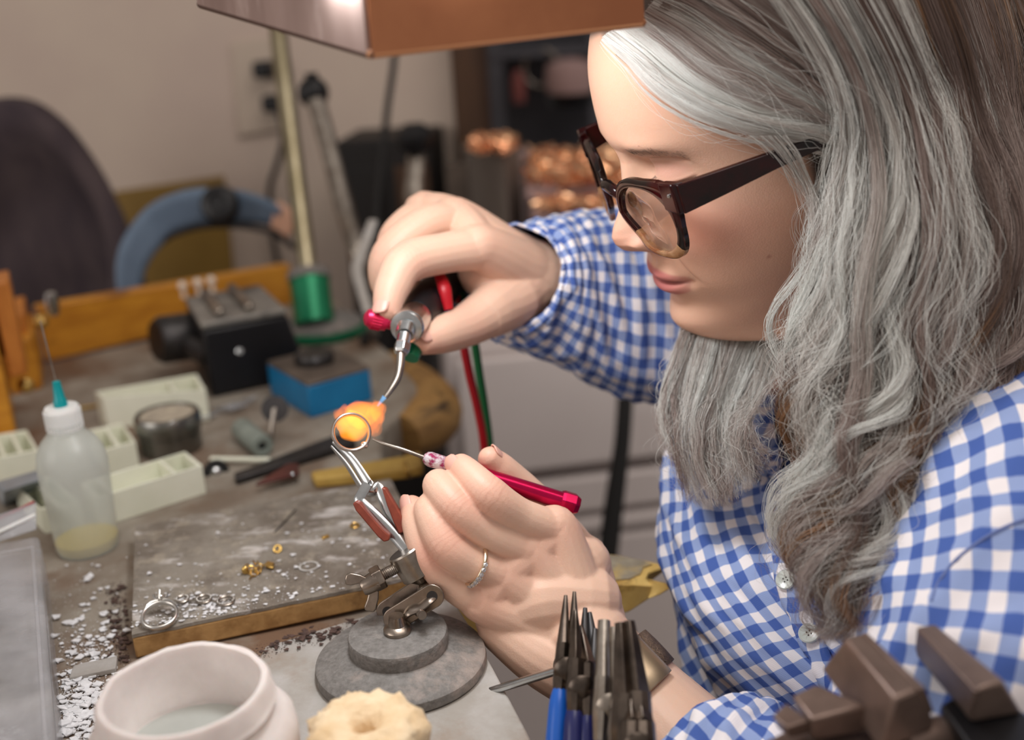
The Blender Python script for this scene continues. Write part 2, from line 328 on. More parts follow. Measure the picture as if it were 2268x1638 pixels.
def gingham(name, check=.0074):
    m, nt, b = newmat(name); L = nt.links; b.inputs['Roughness'].default_value = .85; b.inputs['Specular IOR Level'].default_value = .2
    uv = N(nt, 'ShaderNodeUVMap', uv_map='UVMap'); sp = N(nt, 'ShaderNodeSeparateXYZ')
    nz = N(nt, 'ShaderNodeTexNoise'); nz.inputs['Scale'].default_value = 30; nz.inputs['Detail'].default_value = 3; L.new(uv.outputs[0], nz.inputs['Vector'])
    mxv = N(nt, 'ShaderNodeVectorMath', operation='MULTIPLY_ADD'); L.new(nz.outputs['Color'], mxv.inputs[0]); mxv.inputs[1].default_value = (.004, .004, 0); L.new(uv.outputs[0], mxv.inputs[2])
    L.new(mxv.outputs[0], sp.inputs[0]); outs = []
    for k in ('X', 'Y'):
        a = N(nt, 'ShaderNodeMath', operation='DIVIDE'); L.new(sp.outputs[k], a.inputs[0]); a.inputs[1].default_value = 2*check
        f = N(nt, 'ShaderNodeMath', operation='PINGPONG'); L.new(a.outputs[0], f.inputs[0]); f.inputs[1].default_value = .5
        r = N(nt, 'ShaderNodeMapRange'); r.inputs['From Min'].default_value = .235; r.inputs['From Max'].default_value = .265; L.new(f.outputs[0], r.inputs['Value'])
        # thread lines
        w = N(nt, 'ShaderNodeMath', operation='SINE'); mu = N(nt, 'ShaderNodeMath', operation='MULTIPLY'); L.new(sp.outputs[k], mu.inputs[0]); mu.inputs[1].default_value = 2*PI/.0009; L.new(mu.outputs[0], w.inputs[0])
        outs.append((r.outputs[0], w.outputs[0]))
    ad = N(nt, 'ShaderNodeMath', operation='ADD'); L.new(outs[0][0], ad.inputs[0]); L.new(outs[1][0], ad.inputs[1])
    hf = N(nt, 'ShaderNodeMath', operation='MULTIPLY'); hf.inputs[1].default_value = .5; L.new(ad.outputs[0], hf.inputs[0])
    cr = N(nt, 'ShaderNodeValToRGB'); e = cr.color_ramp.elements; e[0].color = lin(238, 232, 234); e[1].color = lin(74, 100, 170); e[1].position = 1
    q = cr.color_ramp.elements.new(.5); q.color = lin(146, 164, 208)
    L.new(hf.outputs[0], cr.inputs[0]); L.new(cr.outputs[0], b.inputs['Base Color'])
    tw = N(nt, 'ShaderNodeMath', operation='ADD'); L.new(outs[0][1], tw.inputs[0]); L.new(outs[1][1], tw.inputs[1])
    bp = N(nt, 'ShaderNodeBump'); bp.inputs['Strength'].default_value = .12; bp.inputs['Distance'].default_value = .0003; L.new(tw.outputs[0], bp.inputs['Height']); L.new(bp.outputs[0], b.inputs['Normal'])
    return m
M['gingham'] = gingham('blue_white_gingham')
def hair_mat():
    m, nt, b = newmat('grey_hair'); at = N(nt, 'ShaderNodeAttribute', attribute_name='hcol')
    nt.links.new(at.outputs['Color'], b.inputs['Base Color']); b.inputs['Roughness'].default_value = .36; b.inputs['Specular IOR Level'].default_value = .45
    return m
M['hair'] = hair_mat()
M['hairbase'] = mat('hair_underlayer', (112, 100, 94), (70, 60, 55), 120, .8, stretch=(1, 1, .15))
def flame_mat(name, col, s):
    m = bpy.data.materials.new(name); m.use_nodes = True; nt = m.node_tree; nt.nodes.remove(nt.nodes['Principled BSDF'])
    e = N(nt, 'ShaderNodeEmission'); e.inputs[0].default_value = col; e.inputs[1].default_value = s
    nt.links.new(e.outputs[0], nt.nodes['Material Output'].inputs['Volume']); return m
M['flame'] = flame_mat('orange_flame', (1.0, .20, .006, 1), 80)
M['flamecore'] = flame_mat('yellow_flame_core', (1.0, .27, .006, 1), 110)
M['flameblue'] = flame_mat('blue_flame_cone', (.1, .5, 1.0, 1), 260)

# ================================================================== SETTING
def struct(o): o['kind'] = 'structure'; return o
ZB = .9
mb = MB(); mb.box((0, 1.0, -.02), (5.2, 4.4, .04)); struct(mb.build('floor', M['floor']))
WN = np.array([-.10, -1, 0]); WN /= np.linalg.norm(WN); WT = np.array([1, -.10, 0]); WT /= np.linalg.norm(WT)
WC = np.array([-.3, 1.86, 0])                       # the wall behind the bench
def WP(x, y, off=0):                                # place on the back wall plane (off metres in front of it)
    v = FWD + RGT*(x-W/2)/FPX - UPV*(y-H/2)/FPX
    return CAM + v*(((WC+WN*off-CAM)@WN)/(v@WN))
wr = rotz(math.atan2(WT[1], WT[0]))
mb = MB(); mb.box(WC-WN*.04+WT*-1.40+np.array([0, 0, 1.35]), (3.3, .08, 2.7), wr); struct(mb.build('wall_back', M['wall']))
# far room beyond the wall's end
mb = MB(); mb.box((1.6, 3.0, 1.35), (3.4, .08, 2.7)); struct(mb.build('wall_far', mat('far_wall_grey', (96, 92, 92), (84, 80, 82), 3, .9)))  # far wall in a plain dull grey
# dark brown post closing the wall's end
q = WP(1042, 250, .02)
mb = MB(); mb.box((q[0]+.004, q[1], 1.35), (.046, .10, 2.7), wr); struct(mb.build('trim_1', M['darkwood'], bevel=.004))

# ================================================================== WORKBENCH
RD = np.array([.826, .564, 0]); RN = np.array([-.564, .826, 0])
edge_px = [(1172, 1638), (1092, 1490), (1040, 1400), (985, 1300), (925, 1180), (880, 1085), (848, 1010), (846, 950), (885, 915), (935, 888), (955, 868), (950, 846), (915, 815), (860, 775), (815, 735), (780, 695)]
poly = [PB(x, y)[:2] for x, y in edge_px]
rr = PB(745, 660)[:2]; rl = PB(60, 812)[:2]
poly = [(-.95, .12), (.06, .12)] + [(p[0], p[1]) for p in poly] + [tuple(rr), (rl[0]-.42, rl[1]-.29)]
bench = thing('workbench', 'worn grey brown jewellers workbench covered with tools, dust and solder board', 'workbench', (-.35, .65, 0))
mb = MB(); mb.prism(poly, .845, ZB); mb.build('bench_top', M['bench'], bench, bevel=.005, bseg=3)
# broken wooden edge of the slab
ep = [np.append(p, .8765) for p in poly[10:16]]
mb = MB(); mb.tube(ep, [.022, .027, .028, .028, .027, .022], seg=14, smooth_n=30, up=(0, 0, 1)); mb.build('slab_edge', M['benchedge'], bench)
for x, y in ((-.85, .3), (-.1, .3), (-.2, 1.1), (-.75, .85)):
    mb = MB(); mb.box((x, y, .4225), (.07, .07, .845)); mb.build('leg', M['benchedge'], bench, bevel=.004)
# gallery rail along the back
a, b = PB(106, 801), PB(655, 672)
def railpt(t, off, z): return a*(1-t)+b*t + RN*off + np.array([0, 0, z])
mb = MB(); mb.hexa([railpt(0, 0, 0), railpt(1, 0, 0), railpt(1, .02, 0), railpt(0, .02, 0)], [railpt(0, 0, .062), railpt(1, 0, .05), railpt(1, .02, .05), railpt(0, .02, .062)])
mb.build('gallery_rail', M['rail'], bench, bevel=.002)
# bench pin
pin = thing('bench_pin', 'yellow wooden bench pin with notched sawn tip jutting towards the blue gingham shirt', 'bench pin', PB(1250, 1270, .885))
z0, z1 = .868, .893
def pinz(x, y, z): return PB(x, y, z)
tpx = [(960, 1240, .03), (1010, 1330, .03), (1200, 1302, .03), (1330, 1294, .025), (1400, 1292, .021), (1455, 1296, .010), (1488, 1304, .004), (1477, 1288, .006), (1432, 1279, .016), (1438, 1267, .012), (1488, 1252, .005), (1430, 1240, .012), (1370, 1228, .018), (1300, 1221, .024), (1100, 1215, .03)]
top = [PB(x, y, z1-(.004 if y > 1295 and x > 1440 else 0)) for x, y, d in tpx]
bot = [p+np.array([-.3*(.03-d) if d < .03 else 0, 0, -d]) for p, (x, y, d) in zip(top, tpx)]
n = len(top)
mb = MB(); mb.add(bot+top, [tuple(range(n))[::-1]]+[(i, (i+1) % n, n+(i+1) % n, n+i) for i in range(n)]+[tuple(range(n, 2*n))]); mb.build('pin_block', M['pin'], pin, bevel=.0012, bseg=2, smooth=True)
wpx = [(975, 1246), (1018, 1318), (1200, 1296), (1330, 1288), (1395, 1282), (1418, 1272), (1424, 1258), (1445, 1250), (1425, 1243), (1370, 1232), (1300, 1226), (1105, 1221)]
mb = MB(); mb.slab([PB(x, y, z1+.0003) for x, y in wpx], (0, 0, .0006)); mb.build('worn_top', M['pintop'], pin)
mb = MB(); mb.torus(PB(1328, 1275, z1+.002), .0085, .0009, axis=(.3, -.4, .85)); tag(mb.build('jump_ring', M['steel']), 'thin steel wire ring lying on the bench pin beside the wrist', 'ring')

# grey sheet under the third hand
sp = [PB(1168, 1640, .9)[:2], PB(1090, 1492, .9)[:2], PB(1042, 1405, .9)[:2], PB(1005, 1345)[:2], PB(800, 1385)[:2], PB(590, 1450)[:2], PB(470, 1700)[:2], PB(600, 1900)[:2], PB(1240, 1800)[:2]]
mb = MB(); mb.prism(sp, ZB+.0002, ZB+.006); tag(mb.build('soldering_sheet', M['sheet'], bevel=.0012), 'dusty pale grey sheet on the bench edge beneath the round iron base', 'sheet')
ZS = ZB+.006

# solder board
FL = PB(292, 1407, .916); FL[2] = 0
bu = np.array([.962, .273, 0]); bu /= np.linalg.norm(bu); bv = np.array([-bu[1], bu[0], 0])
def BD(s, t, z): return FL + bu*s + bv*t + np.array([0, 0, z])
brd = thing('solder_board', 'flat scorched solder board with brown sawn edge strewn with white flakes', 'board', BD(.09, .075, ZB))
SW, SH = .182, .152
mb = MB(); mb.hexa([BD(0, 0, ZB+.0005), BD(SW, 0, ZB+.0035), BD(SW, SH, ZB+.0035), BD(0, SH, ZB+.0005)], [BD(0, 0, .9142), BD(SW, 0, .9165), BD(SW, SH, .9165), BD(0, SH, .9142)]); mb.build('board_core', M['boardwood'], brd, bevel=.0012)
mb = MB(); pts = []
nu, nv = 60, 50
for i in range(nu+1):
    row = []
    for j in range(nv+1):
        s_, t_ = SW*i/nu, SH*j/nv
        hz = .0009*mnoise.noise(Vector((s_*60, t_*60, 0)))+.0006*mnoise.noise(Vector((s_*180, t_*180, 3)))
        row.append(BD(s_, t_, .9152+.0023*i/nu+.0012+hz*.6))
    pts.append(row)
mb.grid(pts)
# skirts
def skirt(ring):
    k = len(mb.v); low = [np.array(p)-np.array([0, 0, .0022]) for p in ring]; mb.add(list(ring)+low, [(i, i+1, len(ring)+i+1, len(ring)+i) for i in range(len(ring)-1)])
skirt([pts[i][0] for i in range(nu+1)]); skirt([pts[0][j] for j in range(nv+1)]); skirt([pts[i][nv] for i in range(nu+1)]); skirt([pts[nu][j] for j in range(nv+1)])
mb.build('scorched_face', M['boardtop'], brd, angle=60)
def ZT(x, y):   # board surface height seen at a picture position
    p = PB(x, y, .9165); s_ = (p-FL)@bu; return .9166+.0023*s_/SW
def onboard(x, y, dz=0): return PB(x, y, ZT(x, y)+dz)

# yellow end frame at the bench's left
fr = thing('wooden_drawer_rack', 'varnished orange wooden rack with brass screws at the left end of the bench', 'rack', PB(40, 900))
def upbox(name, mat_, parent, pxs, z0, h, bevel=.002):   # prism from four bench positions
    q = [PB(x, y, z0) for x, y in pxs]; mb = MB(); mb.hexa([p for p in q], [p+np.array([0, 0, h]) for p in q]); return mb.build(name, mat_, parent, bevel=bevel)
upbox('end_post', M['rail'], fr, [(-40, 1010), (44, 996), (30, 900), (-60, 915)], ZB, .155)
upbox('side_box', M['orange_wood'], fr, [(-30, 880), (84, 850), (84, 800), (-30, 830)], ZB, .075)
upbox('corner_block', M['rail'], fr, [(28, 876), (96, 860), (96, 800), (28, 815)], ZB, .055)
upbox('upright', M['orange_wood'], fr, [(22, 838), (62, 828), (60, 795), (20, 805)], ZB+.06, .085)
upbox('red_wood_strip', mat('red_brown_strip', (140, 50, 34), (120, 40, 28), 10, .5), fr, [(-60, 800), (12, 790), (12, 740), (-60, 760)], ZB+.07, .06)
for (x, y, d) in ((55, 852, 1.02), (88, 712, 1.13)):
    mb = MB(); c = P(x, y, d); mb.lathe([(0, 0), (.007, 0), (.007, .006), (.0045, .008), (.0045, .016), (0, .017)], c, axis=(.5, -.8, .1), seg=16); mb.build('brass_screw', M['gold'], fr)
c = P(118, 695, 1.13); mb = MB(); mb.lathe([(0, 0), (.006, 0), (.007, .012), (.005, .022), (0, .024)], c, axis=(.1, -.1, 1), seg=16); mb.build('steel_catch', M['brightsteel'], fr)

# ================================================================== BACKGROUND THINGS
# office chair back beyond the bench
ch = thing('office_chair', 'dark plum mesh office chair with tall rounded back behind the yellow rail', 'chair', (-.86, 1.50, 0))
cw = catmull([P(-150, 330, 1.50), P(-60, 235, 1.50), P(40, 222, 1.50), P(120, 268, 1.50), P(185, 350, 1.51), P(235, 440, 1.52), P(262, 530, 1.53), P(268, 620, 1.54), P(250, 700, 1.55)], 40)
base_y = P(50, 1000, 1.56)
rows = []
for p in cw:
    row = []
    for k in range(15):
        t = k/14; bpt = np.array([p[0]*.75+base_y[0]*.25, p[1]+.03, .62]); qv = p*(1-t)+bpt*t
        qv = qv + np.array([.05, .10, 0])*math.sin(PI*t)*.35 + np.array([0, 1, 0])*.008*math.sin(t*19+p[0]*14); row.append(qv)
    rows.append(row)
mb = MB(); mb.grid(rows); mb.build('backrest', M['chairmesh'], ch, solid=.03, angle=70)
mb = MB(); mb.lathe([(0, 0), (.19, 0), (.20, .03), (.19, .07), (0, .08)], (-.86, 1.46, .44)); mb.build('seat', M['chairmesh'], ch)
mb = MB(); mb.tube([(-.86, 1.46, .06), (-.86, 1.46, .44)], .03); mb.build('stem', M['darksteel'], ch)
for k in range(5):
    w = 2*PI*k/5; mb = MB(); mb.tube([(-.86, 1.46, .08), (-.86+.26*math.cos(w), 1.46+.2*math.sin(w), .03)], [.022, .014]); mb.build('leg', M['blackplastic'], ch)
mb = MB(); mb.box((-.86, 1.50, .55), (.06, .05, .22)); mb.build('back_bracket', M['blackplastic'], ch)

# olive board leaning on the wall
ob = thing('leaning_board', 'olive brown sheet of board leaning against the beige wall', 'board', WP(390, 560, .05)*np.array([1, 1, 0])+np.array([0, 0, .84]))
mb = MB(); q = [WP(252, 425, .06), WP(494, 390, .06), WP(532, 760, .10), WP(262, 800, .10)]; mb.slab(q, WN*-.008); mb.build('panel', M['olive'], ob, bevel=.001)
q2 = np.array([(q[3]+q[2])[0]/2, q[2][1], 0]); mb = MB(); mb.box((q2[0], q2[1], .37), (.34, .03, .78)); mb.build('foot_shelf', M['darkwood'], ob)
# outlet with plugs and lead
ol = thing('wall_outlet', 'cream double wall outlet with two black plugs and dangling lead behind the lamp pole', 'outlet', WP(570, 190, 0))
mb = MB(); mb.slab([WP(514, 92, .002), WP(618, 78, .002), WP(632, 286, .002), WP(530, 302, .002)], WN*.008); mb.build('outlet_plate', M['outlet'], ol, bevel=.003)
for x, y in ((592, 152), (612, 226)):
    mb = MB(); c = WP(x, y, .01); mb.box(c+WN*.016, (.03, .04, .026), wr); mb.build('plug', M['blackplastic'], ol, bevel=.006, bseg=3)
mb = MB(); mb.tube([WP(612, 232, .04), WP(628, 300, .05), WP(612, 370, .05), WP(598, 420, .04), WP(604, 520, .03), WP(620, 600, .02)], .005, smooth_n=30, seg=10); mb.build('lead', M['darksteel'], ol)

# headband
hb = thing('magnifier_headband', 'slate blue headband magnifier with black knob standing on edge behind the rail', 'headband', PB(465, 705, .9))
arc = catmull([P(296, 690, 1.36), P(286, 630, 1.36), P(300, 560, 1.36), P(352, 492, 1.37), P(420, 462, 1.37), P(490, 455, 1.375), P(560, 462, 1.38), P(610, 478, 1.385), P(650, 508, 1.39)], 60)
wdt = np.array([.12, .30, .10])*.0
def band(pts, w0, w1, name, m, t0, t1, th=.004):
    n = len(pts); i0, i1 = int(t0*(n-1)), int(t1*(n-1)); rows = []
    for i in range(i0, i1+1):
        p = pts[i]; tn = pts[min(n-1, i+1)]-pts[max(0, i-1)]; tn /= np.linalg.norm(tn)
        side = np.cross(tn, FWD); side /= np.linalg.norm(side); w = w0+(w1-w0)*math.sin(PI*min(1, i/(n-1)))
        rows.append([p-side*w*.5*k+FWD*.02*k*k*0+FWD*(.010*k) for k in (-1, -.5, 0, .5, 1)])
    mb = MB(); mb.grid(rows); return mb.build(name, m, hb, solid=th, angle=70)
band(arc, .012, .042, 'band', M['blueband'], 0, .90)
band(arc, .034, .034, 'peach_pad', M['peach'], .88, 1, .005)
c = P(487, 452, 1.355); mb = MB(); mb.lathe([(0, -.012), (.022, -.012), (.024, .002), (.021, .010), (.012, .012), (.011, .009), (0, .009)], c, axis=-FWD, seg=12); mb.build('knob', M['blackplastic'], hb, bevel=.001)
low = [p-np.array([0, 0, .024]) for p in arc[18:]]; mb = MB(); mb.tube(low, .004, seg=8); mb.build('dark_lower_strap', M['darksteel'], hb)
# three beads on the rail
for i, (x, y) in enumerate(((404, 633), (438, 626), (468, 621))):
    mb = MB(); c = P(x, y, 1.318); mb.ball(c, .0052, 14, 9); mb.tube([c-np.array([0, 0, .0045]), c-np.array([0, 0, .014])], [.002, .003], seg=8)
    tag(mb.build('pearl_pin', M['clay']), ['pearl headed pin on the yellow rail, nearest the dark chair', 'pearl headed pin on the yellow rail, middle of three', 'pearl headed pin on the yellow rail, nearest the green collar'][i], 'pin', 'pearl pins on the yellow rail')

# pole stand with green collar
ps = thing('pole_stand', 'steel pole stand with green collar and round grey base behind the black box', 'stand', PB(715, 745))
cb = PB(715, 738); pt = P(606, -60, 1.36)
mb = MB(); mb.lathe([(0, 0), (.046, 0), (.048, .006), (.046, .014), (.03, .022), (0, .024)], cb, seg=36); mb.build('round_base', M['iron'], ps)
mb = MB(); mb.lathe([(.047, .0), (.051, .002), (.051, .008), (.047, .010)], cb+np.array([0, 0, .001]), seg=36); mb.build('green_ring', M['greenmetal'], ps)
ca = P(690, 662, 1.26)
pdir = pt-P(692, 620, 1.27); pdir /= np.linalg.norm(pdir)
mb = MB(); mb.lathe([(0, -.03), (.022, -.03), (.022, .022), (.0235, .024), (.0235, .030), (.010, .032), (0, .032)], ca, axis=pdir, seg=30); mb.build('green_collar', [M['greenmetal']], ps)
mb = MB(); mb.tube([ca+pdir*.02, ca+pdir*.32, pt], .0105, seg=16); mb.build('pole', M['polesteel'], ps)
mb = MB(); mb.lathe([(0, -.002), (.0238, -.002), (.0238, .008), (0, .008)], ca+pdir*.024, axis=pdir, seg=30); mb.build('collar_cap', M['iron'], ps)
mb = MB(); mb.tube([cb+np.array([0, 0, .02]), ca-pdir*.02], .018, seg=16); mb.build('socket', M['darksteel'], ps)
# lever with black ball
lv = thing('lever_arm', 'grey steel lever with a black ball knob beside the pole', 'lever', PB(800, 660)+np.array([0, 0, .0]))
k = P(694, 205, 1.40); e = P(800, 580, 1.30)
mb = MB(); mb.tube([k, P(735, 350, 1.37), P(765, 470, 1.34), e, PB(815, 680, .9)], [.012, .012, .012, .011, .011], smooth_n=24); mb.build('lever_rod', M['steel'], lv)
mb = MB(); mb.ball(k, .0195, 24, 14); mb.lathe([(0, 0), (.008, 0), (.008, .01), (0, .01)], k+np.array([0, 0, .014])); mb.build('ball_knob', M['blackplastic'], lv)
# black hanging cord
mb = MB(); mb.tube([P(876, 60, 1.55), P(872, 140, 1.55), P(858, 240, 1.54), P(848, 340, 1.53), P(838, 430, 1.50), P(832, 540, 1.46), P(826, 650, 1.42), P(818, 720, 1.37), PB(806, 755, .906)], .0048, smooth_n=40, seg=10)
tag(mb.build('power_cord', M['blackrubber']), 'black cord hanging beneath the lamp hood in front of the wall', 'cord')
# bent grey strip behind the fist
mb = MB(); mb.tube([P(826, 488, 1.18), P(806, 545, 1.17), P(790, 590, 1.16), P(800, 640, 1.15), P(818, 700, 1.13), PB(830, 742, .9)], [.006, .0065, .0065, .0055, .005, .005], smooth_n=30, seg=8, flat=.4)
tag(mb.build('bent_metal_strip', M['sheet']), 'pale grey bent metal strip standing just behind the fist', 'strip')

# dark cabinet with tools behind
dc = thing('dark_tool_cabinet', 'very dark cabinet standing low against the wall behind the fist', 'cabinet', (.02, 1.70, 0))
qa = WP(760, 325, .16); qb = WP(1030, 285, .16)
mb = MB(); dd = qb-qa; dd[2] = 0; wl = np.linalg.norm(dd)-.045; dd /= np.linalg.norm(dd); cz = (qa[2]+qb[2])/2
cc = (qa+qb)/2-dd*.032; mb.box((cc[0]+WN[0]*-.075, cc[1]-WN[1]*.075, cz/2), (wl, .15, cz), wr); mb.build('carcass', M['darkcab'], dc, bevel=.004)
for i in range(3):
    x = -wl/2+.035+.075*i; c = cc+dd*x+WN*.004; mb = MB(); mb.box((c[0], c[1], cz-.22), (.05, .012, .36), wr); mb.build('front_slat', [M['darkcab'], M['darkwood'], M['browntop'], M['darkcab']][i], dc, bevel=.002)
st = thing('steel_burner', 'steel column tool with black cap in front of the dark cabinet', 'tool', PB(925, 640))
c = P(918, 300, 1.50)
mb = MB(); mb.tube([c-np.array([0, 0, .03]), P(918, 430, 1.49), P(935, 560, 1.46), P(945, 720, 1.42)], [.013, .015, .016, .016], seg=16); mb.build('column', M['steel'], st)
mb = MB(); mb.lathe([(0, 0), (.020, 0), (.026, .016), (.024, .026), (.012, .036), (0, .037)], c-np.array([0, 0, .02]), seg=20); mb.build('black_cap', M['blackplastic'], st)
e0 = P(945, 720, 1.42); mb = MB(); mb.tube([e0+np.array([0, 0, .01]), (e0[0], e0[1], .02)], .014); mb.lathe([(0, 0), (.05, 0), (.05, .01), (.02, .03), (0, .03)], (e0[0], e0[1], 0)); mb.build('foot_stem', M['darksteel'], st)
dr = thing('grey_pedestal', 'brownish grey pedestal box beneath the copper scraps', 'box', (.13, 1.75, 0))
qs = [P(1018, 300, 1.72), P(1100, 322, 1.62), P(1180, 560, 1.58)]
def hex_down(name, m, parent, pxd, zlow, bevel=.003):
    t = [P(*p) for p in pxd]; mb = MB(); mb.hexa([np.array([p[0], p[1], zlow]) for p in t], t); return mb.build(name, m, parent, bevel=bevel)
def flat_block(name, m, parent, pxs, z0, z1, bevel=.003):
    q = [PB(x, y, z1) for x, y in pxs]; mb = MB(); mb.hexa([np.array([p[0], p[1], z0]) for p in q], q); return mb.build(name, m, parent, bevel=bevel)
flat_block('pedestal_body', mat('pedestal_grey', (132, 122, 114), (120, 110, 102), 5, .6), dr, [(1024, 322), (1116, 344), (1150, 316), (1060, 298)], .002, 1.045)
tb = thing('side_table', 'low side table heaped with copper shavings behind the raised sleeve', 'table', (.22, 1.75, 0))
flat_block('table_top', M['pinkcard'], tb, [(1182, 470), (1470, 470), (1480, 320), (1150, 330)], .83, .985)
for px in ((1230, 400), (1440, 400), (1460, 335), (1190, 335)):
    p = PB(*px, .985); mb = MB(); mb.box((p[0], p[1], .415), (.05, .05, .826)); mb.build('leg', M['darkwood'], tb)
mb = MB()
def curl(c, r): 
    w = RNG.random()*PI; mb.tube([c+np.array([math.cos(w)*r*k, math.sin(w)*r*k, .004*math.sin(k*2+c[0]*900)+RNG.random()*.004]) for k in (-1, -.3, .4, 1)], .0022+.0016*RNG.random(), seg=5)
for i in range(520):
    x, y = 1175+RNG.random()*270, 330+RNG.random()*80; curl(PB(x, y, .990+.055*RNG.random()*math.sin(PI*(y-325)/95)), .006+.012*RNG.random())
for i in range(130): curl(PB(1045+RNG.random()*90, 304+RNG.random()*30, 1.050+.012*RNG.random()), .005+.008*RNG.random())
for i in range(140): curl(PB(1195+RNG.random()*190, 444+RNG.random()*18, .990+.008*RNG.random()), .006+.007*RNG.random())
tag(mb.build('copper_shavings', M['copper']), 'glinting copper shavings heaped on the low side table', 'shavings', kind='stuff')
pc = thing('pinkish_carton', 'dull pink carton lying among the copper shavings', 'carton', PB(1230, 420, .985))
flat_block('carton_body', M['pinkcard'], pc, [(1165, 418), (1330, 412), (1322, 386), (1168, 390)], .987, 1.004)
mb = MB(); mb.slab([PB(1180, 410, 1.0045), PB(1310, 406, 1.0045), PB(1305, 396, 1.0045), PB(1182, 400, 1.0045)], (0, 0, .002)); mb.build('carton_flap', mat('carton_flap', (204, 176, 172)), pc)
# metal rack behind
rk = thing('slate_metal_rack', 'slate grey metal rack of shelves at the far wall', 'rack', (.35, 2.3, 0))
for (x, y) in ((1090, 200), (1330, 160)):
    p = P(x, y, 2.25); mb = MB(); mb.box((p[0], p[1], .75), (.05, .05, 1.5)); mb.build('rack_post', M['rackgrey'], rk)
for z in (.5, .86, 1.14, 1.42):
    mb = MB(); a_ = P(1085, 200, 2.25); b_ = P(1420, 160, 2.25); mb.box(((a_[0]+b_[0])/2, a_[1]+.1, z), (b_[0]-a_[0]+.1, .26, .016)); mb.build('rack_shelf', M['rackgrey'], rk)
mb = MB(); a_ = P(1085, 200, 2.25); b_ = P(1420, 160, 2.25); mb.box(((a_[0]+b_[0])/2, a_[1]+.24, .72), (b_[0]-a_[0]+.1, .01, 1.44)); mb.build('rack_back', M['rackgrey'], rk)
pb_ = thing('pinkish_can', 'dull pink rounded can on the far grey rack', 'can', P(1262, 190, 2.22))
c = P(1262, 170, 2.22); mb = MB(); mb.lathe([(0, -.03), (.045, -.03), (.05, -.01), (.045, .025), (.02, .035), (0, .036)], c, seg=24); mb.build('can_body', M['pinkcard'], pb_)
mb = MB(); mb.lathe([(0, -.055), (.04, -.055), (.048, -.03), (0, -.03)], c, seg=24); mb.build('can_base', M['blackplastic'], pb_)
mb = MB(); mb.torus(c+np.array([-.055, 0, .02]), .035, .004, axis=(.2, 1, 0)); mb.build('wire_handle', M['steel'], pb_)
mb = MB(); c = P(1148, 180, 2.18); mb.lathe([(0, -.04), (.012, -.04), (.014, .0), (.008, .02), (0, .022)], c, seg=14); tag(mb.build('red_capped_vial', mat('dull_red', (130, 66, 60), (110, 60, 58), 20)), 'small dull red vial on the far grey rack', 'vial')

# pale cabinet units on the right behind the arms
cab = thing('pale_cabinet', 'pale grey cabinet with wide drawers behind the two arms', 'cabinet', (.28, 1.52, 0))
p0, p1 = P(1040, 1000, 1.50), P(1640, 960, 1.56)
e1 = p1-p0; e1[2] = 0; Lc = np.linalg.norm(e1); e1 /= Lc; en = np.array([e1[1], -e1[0], 0])
CR = np.array([e1, -en, [0, 0, 1]]).T
def cbox(name, m, s0, s1, z0, z1, th, off=0, bev=.004):
    c = p0+e1*(s0+s1)/2+en*(off+th/2); mb = MB(); mb.box((c[0], c[1], (z0+z1)/2), (s1-s0, th, z1-z0), CR); return mb.build(name, m, cab, bevel=bev)
zt = P(1200, 740, 1.52)[2]
cbox('carcass', M['cabinet'], -.02, Lc+.3, .004, zt, .12, off=-.14, bev=.003)
def zof(x, y): return P(x, y, 1.52)[2]
zs = [(zof(1250, 1028), zt-.006), (zof(1250, 1150), zof(1250, 1062)), (zof(1250, 1205), zof(1250, 1168)), (.06, zof(1250, 1222))]
dw = cbox('drawer', M['cabinet'], -.01, Lc*.93, zs[0][0], zs[0][1], .018)
cbox('drawer', M['cabinet'], -.01, Lc*.93, zs[1][0], zs[1][1], .018)
cbox('drawer', M['cabinet'], -.01, Lc*.93, zs[2][0], zs[2][1], .018)
cbox('door', M['cabinet'], -.01, Lc*.42, zs[3][0], zs[3][1], .018)
cbox('door', M['cabinet'], Lc*.43, Lc*.93, zs[3][0], zs[3][1], .018)
cbox('drawer', M['cabinet'], Lc*.94, Lc+.28, zs[1][0], zs[0][1], .018)
# dark post between cabinet and camera
mb = MB(); mb.tube([P(1386, 860, 1.36), P(1378, 980, 1.36), P(1362, 1100, 1.36), P(1346, 1230, 1.36)], [.010, .010, .012, .013], seg=14, smooth_n=12)
p_ = P(1346, 1230, 1.36); mb.tube([p_+np.array([0, 0, .01]), (p_[0]-.01, p_[1], .012)], [.013, .014]); mb.lathe([(0, 0), (.12, 0), (.11, .012), (.02, .03), (0, .03)], (p_[0]-.01, p_[1], 0))
tag(mb.build('dark_stand_leg', M['blackrubber']), 'thin black stand leg before the pale cabinet under the raised sleeve', 'stand')

# ================================================================== THINGS ON THE BENCH
# squeeze bottle
bt = thing('squeeze_bottle', 'milky plastic squeeze bottle of yellow flux with white cap and teal tip', 'bottle', PB(196, 1212))
cbt = PB(197, 1213); r = .0220; q_ = .93
def lz(prof): return [(a_, b_*q_) for a_, b_ in prof]
mb = MB(); mb.lathe(lz([(0, 0), (r*.90, 0), (r*.96, .004), (r, .030), (r*1.06, .062), (r*1.07, .070), (r*1.0, .080), (r*.82, .088), (r*.62, .093), (r*.54, .096), (r*.54, .102), (0, .102)]), cbt+[0, 0, .0005], seg=48); mb.build('bottle_body', M['bottle'], bt)
mb = MB(); mb.lathe(lz([(0, .001), (r*.87, .001), (r*.93, .004), (r*.95, .0088), (0, .0088)]), cbt+[0, 0, .0008], seg=40); mb.build('yellow_flux', M['liquid'], bt)
mb = MB(); mb.lathe(lz([(0, .096), (.0116, .096), (.0119, .098), (.0117, .113), (.0108, .115), (0, .1155)]), cbt, seg=40); cap = mb.build('cap', M['capwhite'], bt)
